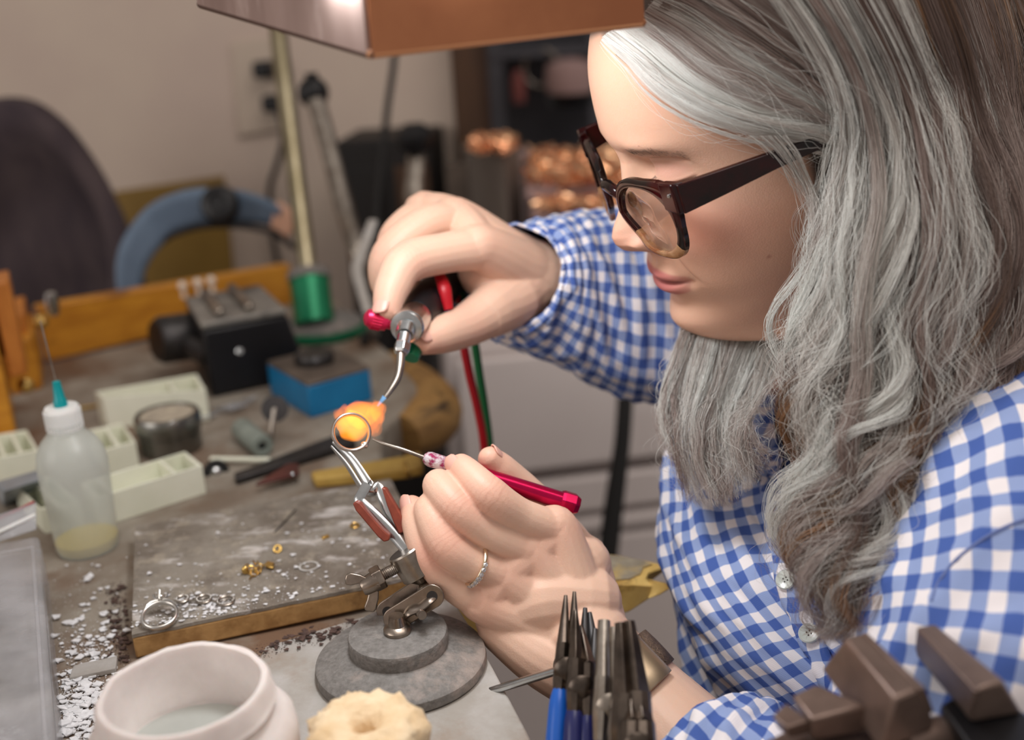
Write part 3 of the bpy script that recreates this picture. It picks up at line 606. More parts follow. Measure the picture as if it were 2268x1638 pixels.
mb = MB()
for k in range(36):
    w = 2*PI*k/36; mb.box(cbt+np.array([.0119*math.cos(w), .0119*math.sin(w), .1055*q_]), (.0007, .0010, .013), rotz(w))
mb.build('cap_ribs', M['capwhite'], cap)['kind'] = 'stuff'
mb = MB(); mb.lathe(lz([(0, .114), (.0046, .114), (.0044, .120), (.0037, .121), (.0026, .134), (.0016, .1345), (0, .1346)]), cbt, seg=20); tp = mb.build('dropper_tip', M['teal'], bt)
mb = MB(); mb.tube([cbt+[0, 0, .133*q_], cbt+[-.005, .006, .166]], .0005, seg=8); mb.build('needle', M['steel'], tp)

# ivory trays
def tray(label, pxs, h, parts, group='ivory plastic trays'):
    q = [PB(x, y) for x, y in pxs]; c = np.mean(q, axis=0)
    t = thing('ivory_tray', label, 'tray', c, group); z = np.array([0, 0, 1.])
    th = .0022
    bl = [p for p in q]; inn = [p+(c-p)/np.linalg.norm(c-p)*th*1.6 for p in q]
    def wall(i, j, name='tray_side'):
        mb = MB(); mb.hexa([bl[i]*1, bl[j]*1, inn[j], inn[i]], [bl[i]+z*h, bl[j]+z*h, inn[j]+z*h, inn[i]+z*h]); mb.build(name, M['traywhite'], t, bevel=.0006)
    for i in range(4): wall(i, (i+1) % 4)
    mb = MB(); mb.hexa([p+z*.0004 for p in inn], [p+z*.003 for p in inn]); mb.build('tray_bottom', M['traywhite'], t)
    for k in parts:
        a0, a1 = inn[0]*(1-k)+inn[1]*k, inn[3]*(1-k)+inn[2]*k; e_ = (inn[1]-inn[0])/np.linalg.norm(inn[1]-inn[0])*th*.6
        mb = MB(); mb.hexa([a0-e_+z*.002, a0+e_+z*.002, a1+e_+z*.002, a1-e_+z*.002], [a0-e_+z*h*.97, a0+e_+z*h*.97, a1+e_+z*h*.97, a1-e_+z*h*.97]); mb.build('divider', M['traywhite'], t)
    return t
tray('long ivory divided tray with a stained side behind the squeeze bottle', [(225, 1168), (458, 1092), (420, 1060), (190, 1132)], .024, (.12, .76))
tray('small ivory tray half hidden left of the squeeze bottle', [(100, 1182), (190, 1168), (120, 1105), (40, 1120)], .020, (.5,))
tray('ivory tray with a low front crossing behind the bottle cap', [(236, 1052), (310, 1032), (280, 988), (205, 1005)], .022, (.5,))
tray('tall ivory tray standing behind the round tin', [(240, 948), (466, 930), (446, 893), (222, 935)], .030, (.72,))
tray('ivory tray with a grey blue insert at the left frame edge', [(-20, 1075), (96, 1050), (70, 1003), (-40, 1022)], .022, (.35, .7))
tray('low ivory tray at the far left beside the wooden rack', [(-60, 1028), (34, 1012), (20, 985), (-70, 998)], .016, (.5,))
mb = MB(); mb.hexa([PB(x, y, .9) for x, y in ((8, 1120), (96, 1092), (84, 1072), (-6, 1098))], [PB(x, y, .93) for x, y in ((8, 1088), (96, 1060), (84, 1040), (-6, 1066))]); tag(mb.build('grey_blue_block', mat('grey_blue_lid', (150, 160, 168), (130, 138, 146), 30, .4), bevel=.001), 'grey blue lidded block between the ivory trays at far left', 'block')
# round tin
ct = PB(382, 994); tn = thing('round_tin', 'round tin with glass top and ridged steel rim beside ivory trays', 'tin', ct)
rt = .0265
mb = MB(); mb.lathe([(0, 0), (rt*.97, 0), (rt*.97, .014), (rt*1.0, .0145), (rt, .017), (rt*.97, .0175), (rt*.97, .020), (0, .020)], ct+[0, 0, .0004], seg=48); mb.build('tin_body', M['tin'], tn)
mb = MB(); mb.lathe([(0, .0195), (rt*1.03, .0195), (rt*1.04, .021), (rt*1.04, .031), (rt*.99, .0335), (rt*.88, .0338), (rt*.86, .0315), (0, .0315)], ct, seg=48); mb.build('lid', M['tin'], tn)
mb = MB(); mb.lathe([(0, .0316), (rt*.85, .0316), (rt*.84, .0326), (0, .0328)], ct, seg=40); mb.build('glass_top', mat('tin_glass_top', (196, 186, 164), (150, 142, 128), 60, .2, coat=.4), tn)
# polishing wheel
cwl = P(479, 1046, .915); wl_ = thing('polishing_wheel', 'small black rubber polishing wheel with steel hub near the long ivory tray', 'wheel', PB(479, 1072))
axw = np.array([.45, -.85, .30]); mb = MB(); mb.torus(cwl, .0075, .0032, axis=axw, sq=1.3, rs=14); mb.build('rubber_tyre', M['blackrubber'], wl_)
mb = MB(); a_ = axw/np.linalg.norm(axw); mb.lathe([(0, -.003), (.0055, -.003), (.006, .001), (.004, .003), (.0022, .0036), (.0018, .006), (0, .0062)], cwl, axis=a_, seg=20); mb.build('hub', M['brightsteel'], wl_)
mb = MB(); mb.tube([PB(470, 1016, .905), PB(594, 1018, .905)], .0022, seg=10, round_end=True); tag(mb.build('white_stick', M['traywhite']), 'thin white stick lying between tin and file', 'stick')
# grey rod and cutting disk
gr = thing('grey_rod', 'short grey green rod with hollow end near the blue box', 'rod', PB(562, 985))
a_, b_ = PB(535, 948, .910), PB(582, 988, .910)
mb = MB(); dn = (b_-a_)/np.linalg.norm(b_-a_); Ln = np.linalg.norm(b_-a_); mb.lathe([(0, 0), (.0088, 0), (.0094, .001), (.0094, Ln-.001), (.0086, Ln), (.004, Ln), (.0036, Ln-.004), (0, Ln-.004)], a_, axis=dn, seg=28); mb.build('rod_body', M['greydowel'], gr)
mb = MB(); mb.lathe([(0, -.004), (.0034, -.004), (.0034, -.0035), (0, -.0034)], b_, axis=dn); mb.build('dark_bore', M['blackrubber'], gr)
cdp = thing('cutting_disk', 'dark cutting disk on a steel mandrel leaning in front of the blue box', 'disk', PB(606, 1000))
cq = P(609, 905, .955); mb = MB(); mb.lathe([(0, -.0006), (.0115, -.0006), (.0115, .0006), (0, .0006)], cq, axis=(.2, -.9, .35), seg=36); mb.build('disk_plate', M['darksteel'], cdp)
mb = MB(); mb.tube([cq+[0, -.003, 0], PB(598, 992, .903)], [.0026, .0022], seg=12, round_end=True); mb.build('mandrel', M['steel'], cdp)
# file with brown tang
fl = thing('flat_file', 'dark steel flat file with red brown riveted handle by the solder board', 'file', PB(650, 1040))
mb = MB(); q = [PB(525, 1074, .9005), PB(790, 992, .9005), PB(770, 966, .9005), PB(520, 1062, .9005)]; mb.hexa(q, [p+[0, 0, .006] for p in q]); mb.build('file_blade', M['darksteel'], fl, bevel=.0008)
mb = MB(); q = [PB(566, 1078, .907), PB(664, 1054, .907), PB(662, 1032, .907), PB(640, 1032, .907)]; mb.hexa(q, [p+[0, 0, .003] for p in q]); mb.build('handle_scale', mat('dark_red_wood', (92, 40, 32), (70, 30, 26), 30, .4), fl, bevel=.0008)
mb = MB(); mb.lathe([(0, 0), (.0016, 0), (.001, .0008), (0, .001)], PB(648, 1048, .910)); mb.build('rivet', M['brightsteel'], fl)
# yellow stick
ys = thing('yellow_wooden_stick', 'old yellow wooden stick with a notched end behind the tweezers', 'stick', PB(820, 1060))
q = [PB(700, 1082, .9005), PB(905, 1062, .9005), PB(896, 1030, .9005), PB(690, 1066, .9005)]; mb = MB(); mb.hexa(q, [p+[0, 0, .009] for p in q]); mb.build('shaft', M['yellowstick'], ys, bevel=.002)
mb = MB(); q = [PB(900, 1062, .9015), PB(940, 1055, .9025), PB(934, 1022, .9025), PB(893, 1034, .9015)]; mb.hexa(q, [p+[0, 0, .0105] for p in q]); mb.build('notched_head', M['yellowstick'], ys, bevel=.003)
mb = MB(); mb.torus(PB(902, 1040, .911), .006, .0012, axis=(.9, .2, .1), seg=24); mb.build('brass_ferrule', M['gold'], ys)
# blue steel block
bb = thing('blue_steel_block', 'blue painted steel block with brown grey face beside the black box', 'block', PB(705, 915))
q = [PB(690, 927), PB(826, 886), PB(742, 835), PB(600, 872)]
mb = MB(); mb.hexa([p+[0, 0, .0003] for p in q], [p+[0, 0, .030] for p in q]); mb.build('block_body', M['bluepaint'], bb, bevel=.0012)
c_ = np.mean(q, axis=0); mb = MB(); mb.hexa([c_+(p-c_)*1.0+[0, 0, .0302] for p in q], [c_+(p-c_)*.99+[0, 0, .034] for p in q]); mb.build('steel_face', M['browntop'], bb, bevel=.001)
mb = MB(); c2 = c_*1.0; mb.lathe([(0, .0342), (.018, .0342), (.019, .040), (.017, .044), (0, .0445)], c2+[-.004, .004, 0]); mb.build('round_boss', M['darksteel'], bb)
# black box machine
bx = thing('black_box', 'black painted box with scuffed grey sloping lid and round side knob on the bench', 'box', PB(560, 860))
q = [PB(470, 882), PB(690, 836), PB(640, 772), PB(440, 812)]
mb = MB(); mb.hexa([p+[0, 0, .0003] for p in q], [q[0]+[0, 0, .068], q[1]+[-.016, .0, .066], q[2]+[-.02, -.012, .070], q[3]+[0, -.012, .072]]); mb.build('box_body', M['blackplastic'], bx, bevel=.003)
tq = [q[0]+[0, 0, .069], q[1]+[-.016, 0, .067], q[2]+[-.02, -.012, .071], q[3]+[0, -.012, .073]]
mb = MB(); mb.hexa([p for p in tq], [p+[0, 0, .006] for p in tq]); mb.build('lid', mat('scuffed_grey_lid', (150, 146, 138), (108, 105, 102), 30, .4, metal=.3, bump=.2, c3=(52, 52, 54), cs3=16, t3=.52), bx, bevel=.002)
for s_, t_ in ((.25, .35), (.6, .6)):
    pa = tq[0]*(1-s_)+tq[1]*s_; pb2 = tq[3]*(1-s_)+tq[2]*s_; mb = MB(); mb.tube([pa*(1-.15)+pb2*.15+[0, 0, .010], pa*.1+pb2*.9+[0, 0, .010]], .005, seg=10, round_end=True); mb.build('grip_bar', M['steel'], bx)
ck = P(392, 748, 1.13); mb = MB(); mb.lathe([(0, -.022), (.022, -.022), (.024, -.016), (.024, .016), (.02, .022), (0, .024)], ck, axis=(-.75, -.6, .1), seg=26); mb.build('side_knob', M['darksteel'], bx)
mb = MB(); mb.tube([ck, P(470, 790, 1.10)], .012); mb.build('knob_shaft', M['darksteel'], bx)
c = P(531, 777, 1.042); mb = MB(); mb.lathe([(0, -.002), (.0035, -.002), (.003, .001), (0, .0015)], c, axis=-FWD, seg=14); mb.build('front_screw', M['brightsteel'], bx)
# little zip bag behind trays and metal bits
mb = MB(); mb.grid([[PB(440+110*i/8+20*j/5, 930-34*i/8-22*j/5, .903+.004*math.sin(i*1.3+j)) for j in range(6)] for i in range(9)]); tag(mb.build('clear_bag_scrap', M['bagclear'], solid=.0006), 'crumpled clear plastic bag lying behind the ivory trays', 'bag')
mb = MB(); mb.tube([PB(170, 905, .902), PB(330, 880, .902), PB(420, 868, .902)], .0016, seg=8); tag(mb.build('thin_brass_rod', M['gold']), 'thin brass rod lying on the bare bench behind the trays', 'rod')
# clear plastic box front left
cb_ = thing('clear_plastic_box', 'scratched clear plastic box with lid at the lower left', 'box', PB(20, 1600))
zt_ = .936
qt = [PB(128, 1700, zt_), PB(86, 1184, zt_), PB(-180, 1230, zt_), PB(-140, 1760, zt_)]
qb_ = [np.array([p[0], p[1], ZB+.0004]) for p in qt]
cc_ = np.mean(qt, axis=0)
for i in range(4):
    j = (i+1) % 4; ii, jj = [qb_[k]+(np.mean(qb_, axis=0)-qb_[k])*.02 for k in (i, j)]
    mb = MB(); mb.hexa([qb_[i], qb_[j], jj, ii], [qb_[i]+[0, 0, .026], qb_[j]+[0, 0, .026], jj+[0, 0, .026], ii+[0, 0, .026]]); mb.build('box_side', M['boxclear'], cb_, bevel=.001)
mb = MB(); mb.hexa([p+[0, 0, -.009] for p in qt], [p for p in qt]); mb.build('lid', M['boxclear'], cb_, bevel=.003, bseg=3)
inn = [cc_+(p-cc_)*.86+[0, 0, .0003] for p in qt]
for i in range(4):
    j = (i+1) % 4; mb = MB(); mb.tube([inn[i], inn[j]], .0011, seg=8); mb.build('lid_ridge', M['boxclear'], cb_)
mb = MB(); mb.hexa([cc_*np.array([1, 1, 0])+(p-cc_)*.9*np.array([1, 1, 0])+[0, 0, ZB+.001] for p in qt], [cc_*np.array([1, 1, 0])+(p-cc_)*.9*np.array([1, 1, 0])+[0, 0, ZB+.008] for p in qt]); mb.build('grey_contents', mat('grey_box_contents', (150, 146, 140), (104, 100, 96), 24, .7, c3=(200, 200, 204), cs3=18, t3=.6), cb_)
# zip bag with red stripe on top of it
zb = thing('zip_bag', 'clear zip bag with a red and a white stripe beside the clear box', 'bag', PB(20, 1160, .93))
def zg(x0, y0, x1, y1, w, z): return [[PB(x0+(x1-x0)*i/10, y0+(y1-y0)*i/10-w*j/4, z+.003*math.sin(i*.7)+.002*j) for j in range(5)] for i in range(11)]
mb = MB(); mb.grid(zg(-80, 1225, 80, 1172, 60, .938)); mb.build('bag_film', M['bagclear'], zb, solid=.0007)
mb = MB(); mb.tube([PB(-80+155*i/10, 1186-74*i/10, .9435+.003*math.sin(i*.7)) for i in range(11)], .0011, seg=8); mb.build('red_stripe', M['redhose'], zb)
mb = MB(); mb.tube([PB(-80+158*i/10, 1214-74*i/10, .9425+.003*math.sin(i*.7)) for i in range(11)], .0014, seg=8); mb.build('white_stripe', M['capwhite'], zb)

# plaster jar
cj = P(405, 1522, .50); jr = thing('plaster_jar', 'open pinkish white plaster dusted jar in the foreground', 'jar', (cj[0], cj[1], ZS))
jh = cj[2]-ZS; R = .0375
prof = [(0, 0), (.045, 0), (.0475, .004), (.0475, jh-.030), (.0465, jh-.024), (.0425, jh-.019), (R+.001, jh-.016), (R, jh-.013), (R+.0022, jh-.011), (R+.0005, jh-.008), (R+.0004, jh-.002), (R-.001, jh), (R-.0035, jh-.0005), (R-.0045, jh-.003), (R-.0045, jh-.030), (R-.006, jh-.032), (0, jh-.032)]
mb = MB(); mb.lathe(prof, (cj[0], cj[1], ZS+.0004), seg=72)
for i, p in enumerate(mb.v):
    v_ = Vector(p)*60; d_ = .0007*mnoise.noise(v_)+.0004*mnoise.noise(v_*3); w = math.atan2(p[1]-cj[1], p[0]-cj[0]); mb.v[i] = (p[0]+math.cos(w)*d_, p[1]+math.sin(w)*d_, p[2]+d_*(1 if p[2]-ZS > jh-.006 else 0))
mb.build('jar_body', M['jar'], jr, angle=50)
mb = MB(); mb.lathe([(0, 0), (R-.006, 0), (R-.0065, .0016), (R*.5, .003), (0, .002)], (cj[0], cj[1], ZS+jh-.0316), seg=40); mb.build('grey_plaster_fill', M['jarin'], jr)
# cream sponge
cs = P(812, 1632, .505); R_, rr_ = .0155, .0115
mb = MB(); mb.torus((cs[0], cs[1], 0), R_, rr_, axis=(0, 0, 1), seg=64, rs=28, sq=1.15)
zoff = cs[2]-rr_*.2
for i, p in enumerate(mb.v):
    v_ = Vector(p)*170; d_ = 1+.16*mnoise.noise(v_)+.10*mnoise.noise(v_*2.7); mb.v[i] = (cs[0]+(p[0]-cs[0])*d_, cs[1]+(p[1]-cs[1])*d_, zoff+p[2]*d_)
spg = thing('cream_sponge_mould', 'cream sponge-like ring mould with a hole on a stub near the jar', 'mould', (cs[0], cs[1], ZS))
mb.build('spongy_ring', M['sponge'], spg, angle=80)
mb = MB(); mb.lathe([(0, 0), (.02, 0), (.019, .005), (.013, .008), (.012, zoff-ZS-.004), (0, zoff-ZS-.004)], (cs[0], cs[1], ZS+.0003)); mb.build('stub', M['sponge'], spg)
mb = MB(); mb.lathe([(0, 0), (.011, 0), (.008, .002), (0, .001)], (cs[0], cs[1], zoff-.006), seg=18); mb.build('amber_centre', mat('amber_core', (222, 160, 78), (200, 130, 50), 60, .7), spg)

# ================================================================== THIRD HAND
def Z6(x, y, d): return P(650+x/2.34, 900+y/2.34, d)
def Z5(x, y, d): return P(700+x/2.34, 400+y/2.34, d)
def Z8(x, y, d): return P(1000+x/1.789, 1150+y/1.789, d)
cb3 = PB(890, 1476, ZS)
th = thing('third_hand', 'grey iron third hand stand gripping cross locking tweezers with red brown pads', 'third hand', cb3)
mb = MB(); mb.lathe([(0, 0), (.0455, 0), (.0468, .001), (.0472, .003), (.0466, .0062), (.0452, .0075), (.030, .0118), (.0270, .0122), (0, .0122)], cb3+[0, 0, .0002], seg=80); mb.build('base_plate', M['iron'], th)
ci = cb3+np.array([-.0006, .002, .0120])
mb = MB(); mb.lathe([(0, 0), (.0272, 0), (.0274, .0075), (.0268, .0090), (.0255, .0096), (0, .0099)], ci, seg=72); mb.build('upper_disk', M['iron'], th)
zt3 = ci[2]+.0098
D = .632
f0 = PB(881, 1398, zt3)
mb = MB(); mb.lathe([(0, 0), (.0075, 0), (.0078, .002), (.0068, .0036), (.005, .0044), (.004, .010), (0, .010)], f0, seg=28); mb.build('pivot_foot', M['bronze'], th)
# wing washer at foot
mb = MB(); mb.tube([Z6(552, 1170, D-.003), Z6(590, 1130, D-.004), Z6(618, 1085, D-.003)], [.0030, .0044, .0030], seg=12, flat=.6, round_end=True); mb.build('foot_lug', M['bronze'], th)
def link_plate(d, name='link_plate', c0=(528, 1098), c1=(722, 978), w=.0066, thk=.0018):
    a_, b_ = Z6(*c0, d), Z6(*c1, d-.004); e = b_-a_; Ln = np.linalg.norm(e); e /= Ln; s_ = np.cross(e, FWD); s_ /= np.linalg.norm(s_); nn = np.cross(e, s_)
    pl = []
    for k in range(13): w_ = PI/2+PI*k/12; pl.append(a_+(e*math.cos(w_)+s_*math.sin(w_))*w)
    for k in range(13): w_ = -PI/2+PI*k/12; pl.append(b_+(e*math.cos(w_)+s_*math.sin(w_))*w)
    mb = MB(); mb.slab(pl, nn*thk); o = mb.build(name, M['bronze'], th, bevel=.0005)
    for c in (a_, b_):
        mb = MB(); mb.torus(c, .0032, .0008, axis=nn, seg=28); mb.lathe([(0, -.0008), (.0030, -.0008), (.0030, .0022), (0, .0022)], c, axis=nn, seg=20); mb.build('pivot_screw', M['darksteel'], o)
    return a_, b_, nn
a_, b_, nn = link_plate(D-.010)
link_plate(D+.003, c0=(492, 1058), c1=(672, 940))
mb = MB(); mb.ball(Z6(560, 1085, D-.002), .0052, 18, 12); mb.build('ball_joint', M['bronze'], th)
mb = MB(); mb.ball(Z6(690, 950, D-.003), .0054, 18, 12); mb.build('ball_joint', M['bronze'], th)
sx = Z6(628, 1040, D-.001); e = Z6(668, 1082, D-.024)
mb = MB(); mb.tube([sx, e], .0022, seg=12)
for k in range(7): t = .45+k*.085; mb.torus(sx*(1-t)+e*t, .0022, .0005, axis=e-sx, seg=16, rs=6)
mb.build('clamp_stud', M['bronze'], th)
# heart shaped wing between plates
mb = MB(); mb.tube([Z6(560, 1110, D-.013), Z6(600, 1060, D-.015), Z6(655, 1040, D-.016), Z6(700, 1005, D-.015), Z6(735, 985, D-.013)], [.003, .0052, .0042, .0048, .0028], seg=12, smooth_n=24, flat=.45, round_end=True); mb.build('wing_lock', M['bronze'], th)
# tweezer holder cylinder
h0, h1 = Z6(655, 865, D-.002), Z6(578, 742, D-.004); ha = h1-h0; hl = np.linalg.norm(ha); ha /= hl
mb = MB(); mb.lathe([(0, -.0055), (.0034, -.0055), (.0075, -.0012), (.0105, 0), (.0107, hl-.001), (.0100, hl), (0, hl)], h0, axis=ha, seg=40); mb.build('tweezer_socket', M['steel'], th)
mb = MB(); mb.lathe([(0, -.010), (.0040, -.010), (.0034, -.005), (0, -.005)], h0, axis=ha, seg=20); mb.build('socket_neck', M['bronze'], th)
# side screw, nut, wing nut
s0, s1 = Z6(560, 822, D-.006), Z6(395, 908, D-.010); sd = s1-s0; sl = np.linalg.norm(sd); sd /= sl
mb = MB(); mb.tube([s0, s1+sd*.004], .0027, seg=16)
for k in range(16): mb.torus(s0+sd*sl*(.12+.05*k), .0028, .0005, axis=sd, seg=18, rs=6)
mb.build('threaded_rod', M['steel'], th)
nc = Z6(438, 888, D-.009)
mb = MB(); mb.lathe([(0, -.003), (.0066, -.003), (.0070, -.002), (.0070, .002), (.0066, .003), (0, .003)], nc, axis=sd, seg=6); mb.build('hex_nut', M['bronze'], th, bevel=.0004, smooth=False)
wc = Z6(392, 920, D-.011)
wn = thing_part = None
mb = MB(); mb.lathe([(0, -.005), (.0058, -.005), (.0050, .003), (.0042, .0045), (0, .0048)], wc, axis=sd, seg=24); wn = mb.build('wing_nut', M['bronze'], th)
def wing(p):
    q = [Z6(x, y, D-.012) for x, y in p]; mb = MB(); n_ = np.cross(q[1]-q[0], q[2]-q[0]); n_ /= np.linalg.norm(n_); mb.slab(q, n_*.0022); mb.build('wing', M['bronze'], wn, bevel=.0008, bseg=3)
wing([(385, 885), (350, 868), (300, 858), (275, 866), (268, 890), (272, 920), (300, 924), (340, 915), (372, 930)])
wing([(390, 955), (380, 1000), (365, 1040), (372, 1058), (415, 1068), (428, 1050), (440, 1000), (442, 960), (420, 940)])
# tweezers: two crossing strips
dt = lambda y: D-.004+.018*max(0, (830-y))/640
def strip(pts, w, name, m=M['brightsteel'], flat=.34, par=th, dz=0):
    q = [Z6(x, y, dt(y)+dz) for x, y in pts]; mb = MB(); mb.tube(q, w, seg=10, smooth_n=44, flat=flat, up=tuple(FWD)); return mb.build(name, m, par)
tw1 = strip([(635, 835), (610, 770), (560, 710), (500, 640), (420, 560), (345, 492), (352, 455), (384, 400), (378, 388), (300, 270), (205, 182)], [.0036, .0036, .0034, .0034, .0034, .0032, .0032, .0032, .003, .0024, .0011], 'tweezer_arm')
tw2 = strip([(650, 835), (600, 740), (540, 650), (490, 540), (440, 420), (425, 446), (372, 445), (345, 410), (275, 300), (195, 205)], [.0036, .0036, .0034, .0032, .0032, .0032, .0032, .0030, .0024, .0011], 'tweezer_arm', dz=.004)
def pad(poly, d, name, thk, par):
    q = [Z6(x, y, d) for x, y in poly]; mb = MB(); mb.slab(q, FWD*thk); return mb.build(name, M['fiber'], par, bevel=.0007)
pad([(306, 502), (326, 490), (346, 500), (405, 572), (466, 640), (498, 668), (496, 694), (468, 702), (436, 674), (322, 538)], D-.008, 'fibre_grip', .008, tw1)
pad([(456, 420), (478, 424), (528, 510), (568, 580), (588, 625), (578, 650), (545, 660), (518, 600), (484, 512)], D-.001, 'fibre_grip', .008, tw2)

# ring being soldered
rc = P(778, 957, .648)
rg = thing('soldered_ring', 'plain ring glowing at the tweezer tips inside the torch flame', 'ring', rc)
raxis = -FWD*.92+RGT*.30+UPV*.25
mb = MB(); mb.torus(rc, .0106, .0011, axis=raxis, seg=72, rs=12, sq=1.9); mb.build('ring_band', M['rosegold'], rg)
aa, bb_, dd_ = frame_from(raxis)
def ringpt(ang): return rc+(aa*math.cos(ang)+bb_*math.sin(ang))*.0106
best = min(range(64), key=lambda k: np.linalg.norm(ringpt(2*PI*k/64)-P(805, 985, .648)))
mb = MB(); mb.ball(ringpt(2*PI*best/64), (.0024, .0018, .0022), 14, 10); mb.build('solder_bead', M['silver'], rg)

# flame
fm = thing('torch_flame', 'orange gas flame licking the ring from the torch nozzle', 'flame', P(780, 945, .66))
def blob(name, c, r, m, amp=.25):
    mb = MB(); mb.ball((0, 0, 0), (1, 1, 1), 36, 24); A = np.array([RGT, UPV, FWD]).T
    for i, p in enumerate(mb.v):
        v_ = Vector(p); d_ = 1+amp*mnoise.noise(v_*1.6+Vector((c[0]*50, 0, 0))); mb.v[i] = tuple(np.array(c)+A@(np.array(p)*np.array(r)*d_))
    return mb.build(name, m, fm)
blob('flame_ball', P(781, 944, .655), (.0098, .0088, .009), M['flamecore'])
blob('flame_lobe', P(828, 934, .664), (.0058, .0085, .005), M['flame'], .4)
blob('flame_lobe', P(800, 908, .664), (.0095, .0050, .005), M['flame'], .4)
blob('flame_lobe', P(838, 912, .667), (.0046, .0068, .004), M['flame'], .4)
blob('flame_lobe', P(762, 922, .660), (.0060, .0064, .005), M['flame'], .4)
mb = MB(); mb.tube([P(846, 892, .668), P(832, 905, .668), P(812, 915, .666), P(786, 922, .662), P(770, 930, .66)], [.0022, .0052, .0078, .0085, .004], seg=20, smooth_n=24); mb.build('flame_stream', M['flame'], fm)
mb = MB(); mb.tube([P(852, 878, .668), P(836, 899, .668)], [.0016, .0006], seg=12); mb.build('blue_cone', M['flameblue'], fm)

# ================================================================== TORCH
tc_ = thing('gas_torch', 'small gas torch with silver head and bent tip held in the far fist', 'torch', P(930, 700, .70))
t0, t1 = P(899, 726, .692), P(922, 700, .715); ta = t1-t0; ta /= np.linalg.norm(ta)
mb = MB(); mb.lathe([(0, 0), (.0062, 0), (.0100, .0008), (.0108, .002), (.0108, .004), (.0100, .005), (.0104, .014), (.0100, .026), (0, .026)], t0, axis=ta, seg=36); mb.build('silver_head', M['brightsteel'], tc_)
for k in range(3): pass
n0, n1, n2 = t0, P(892, 762, .684), P(888, 784, .681)
mb = MB(); mb.tube([t0+ta*.001, P(896, 742, .688)], [.0064, .0058], seg=24); mb.tube([P(896, 742, .688), n1], [.0044, .0042], seg=20); mb.build('neck', M['brightsteel'], tc_)
mb = MB(); nd = n2-n1; nd /= np.linalg.norm(nd); mb.lathe([(0, 0), (.0046, 0), (.0052, .001), (.0052, .0055), (.0042, .0075), (0, .0078)], n1-nd*.001, axis=nd, seg=6); mb.build('hex_collar', M['brightsteel'], tc_, smooth=False, bevel=.0004)
mb = MB(); mb.tube([n2, P(886, 812, .677), P(880, 838, .674), P(866, 862, .671), P(853, 880, .669)], [.0027, .0026, .0024, .0019, .0015], seg=14, smooth_n=30); mb.build('bent_tip', M['steel'], tc_)
mb = MB(); mb.tube([t1, P(945, 672, .735), P(975, 640, .77), P(1005, 610, .81)], [.0105, .0125, .0130, .0120], seg=24, smooth_n=16); mb.build('black_handle', M['blackplastic'], tc_)
k0, k1 = P(870, 716, .700), P(812, 702, .694); kd = k1-k0; kl = np.linalg.norm(kd); kd /= kl
mb = MB(); mb.lathe([(0, 0), (.0042, 0), (.0042, .004), (.0058, .0045), (.0062, .008), (.0062, kl-.003), (.0050, kl), (.002, kl+.0016), (0, kl+.0018)], k0, axis=kd, seg=28); kb = mb.build('red_valve_knob', M['redknob'], tc_)
mb = MB()
aa2, bb2, _ = frame_from(kd)
for k in range(22):
    w = 2*PI*k/22; o_ = aa2*math.cos(w)+bb2*math.sin(w); mb.tube([k0+kd*.008+o_*.0062, k0+kd*(kl-.003)+o_*.0062], .0005, seg=5)
mb.build('knurl_ridges', M['redknob'], kb)['kind'] = 'stuff'
mb = MB(); g0 = P(908, 792, .705); mb.lathe([(0, 0), (.0055, 0), (.0058, .006), (.004, .009), (0, .0092)], g0, axis=P(930, 740, .715)-g0, seg=20); mb.tube([P(912, 780, .708), P(932, 730, .722)], .003); mb.build('green_valve_knob', M['greenmetal'], tc_)
mb = MB(); mb.tube([P(974, 610, .735), P(985, 640, .728), P(994, 685, .728)], [.0038, .0044, .003], seg=12, smooth_n=12, flat=.6); mb.build('red_valve_lever', M['redhose'], tc_)
mb = MB(); mb.tube([P(1006, 618, .80), P(1015, 700, .80), P(1026, 760, .80), P(1040, 830, .81), P(1058, 905, .82), P(1072, 985, .83), P(1078, 1100, .85), P(1080, 1250, .88)], .0031, seg=12, smooth_n=50); mb.build('red_hose', M['redhose'], tc_)
mb = MB(); mb.tube([P(1012, 615, .81), P(1035, 700, .815), P(1050, 752, .82), P(1062, 830, .83), P(1074, 905, .84), P(1084, 985, .85), P(1092, 1100, .87), P(1094, 1250, .90)], .0031, seg=12, smooth_n=50); mb.build('green_hose', M['greenhose'], tc_)

# ================================================================== SOLDER PICK
pk = thing('solder_pick', 'magenta handled solder pick with dusty front end and thin steel needle in the near hand', 'pick', P(1100, 1060, .64))
h_a, h_b = P(938, 1012, .640), P(1244, 1108, .650); pd_ = h_b-h_a; pl_ = np.linalg.norm(pd_); pd_ /= pl_
mb = MB(); mb.lathe([(0, 0), (.0018, 0), (.0036, .0016), (.0043, .004), (.0041, .0145), (0, .0145)], h_a, axis=pd_, seg=28); mb.build('dusty_front', M['magentadust'], pk)
mb = MB(); mb.lathe([(0, .014), (.0041, .014), (.0044, .024), (.0050, pl_*.6), (.0051, pl_), (0, pl_)], h_a, axis=pd_, seg=32); mb.build('handle', M['magenta'], pk)
mb = MB(); mb.lathe([(0, pl_-.001), (.0058, pl_-.001), (.0066, pl_+.001), (.0066, pl_+.0075), (.0050, pl_+.0105), (0, pl_+.0108)], h_a, axis=pd_, seg=7); mb.build('faceted_end_cap', M['magenta'], pk, smooth=False, bevel=.0004)
mb = MB(); mb.tube([h_a+pd_*.001, P(895, 996, .641), P(850, 982, .644), P(826, 972, .647)], [.0012, .0012, .0010, .0006], seg=12, smooth_n=20); mb.build('needle', M['steel'], pk)

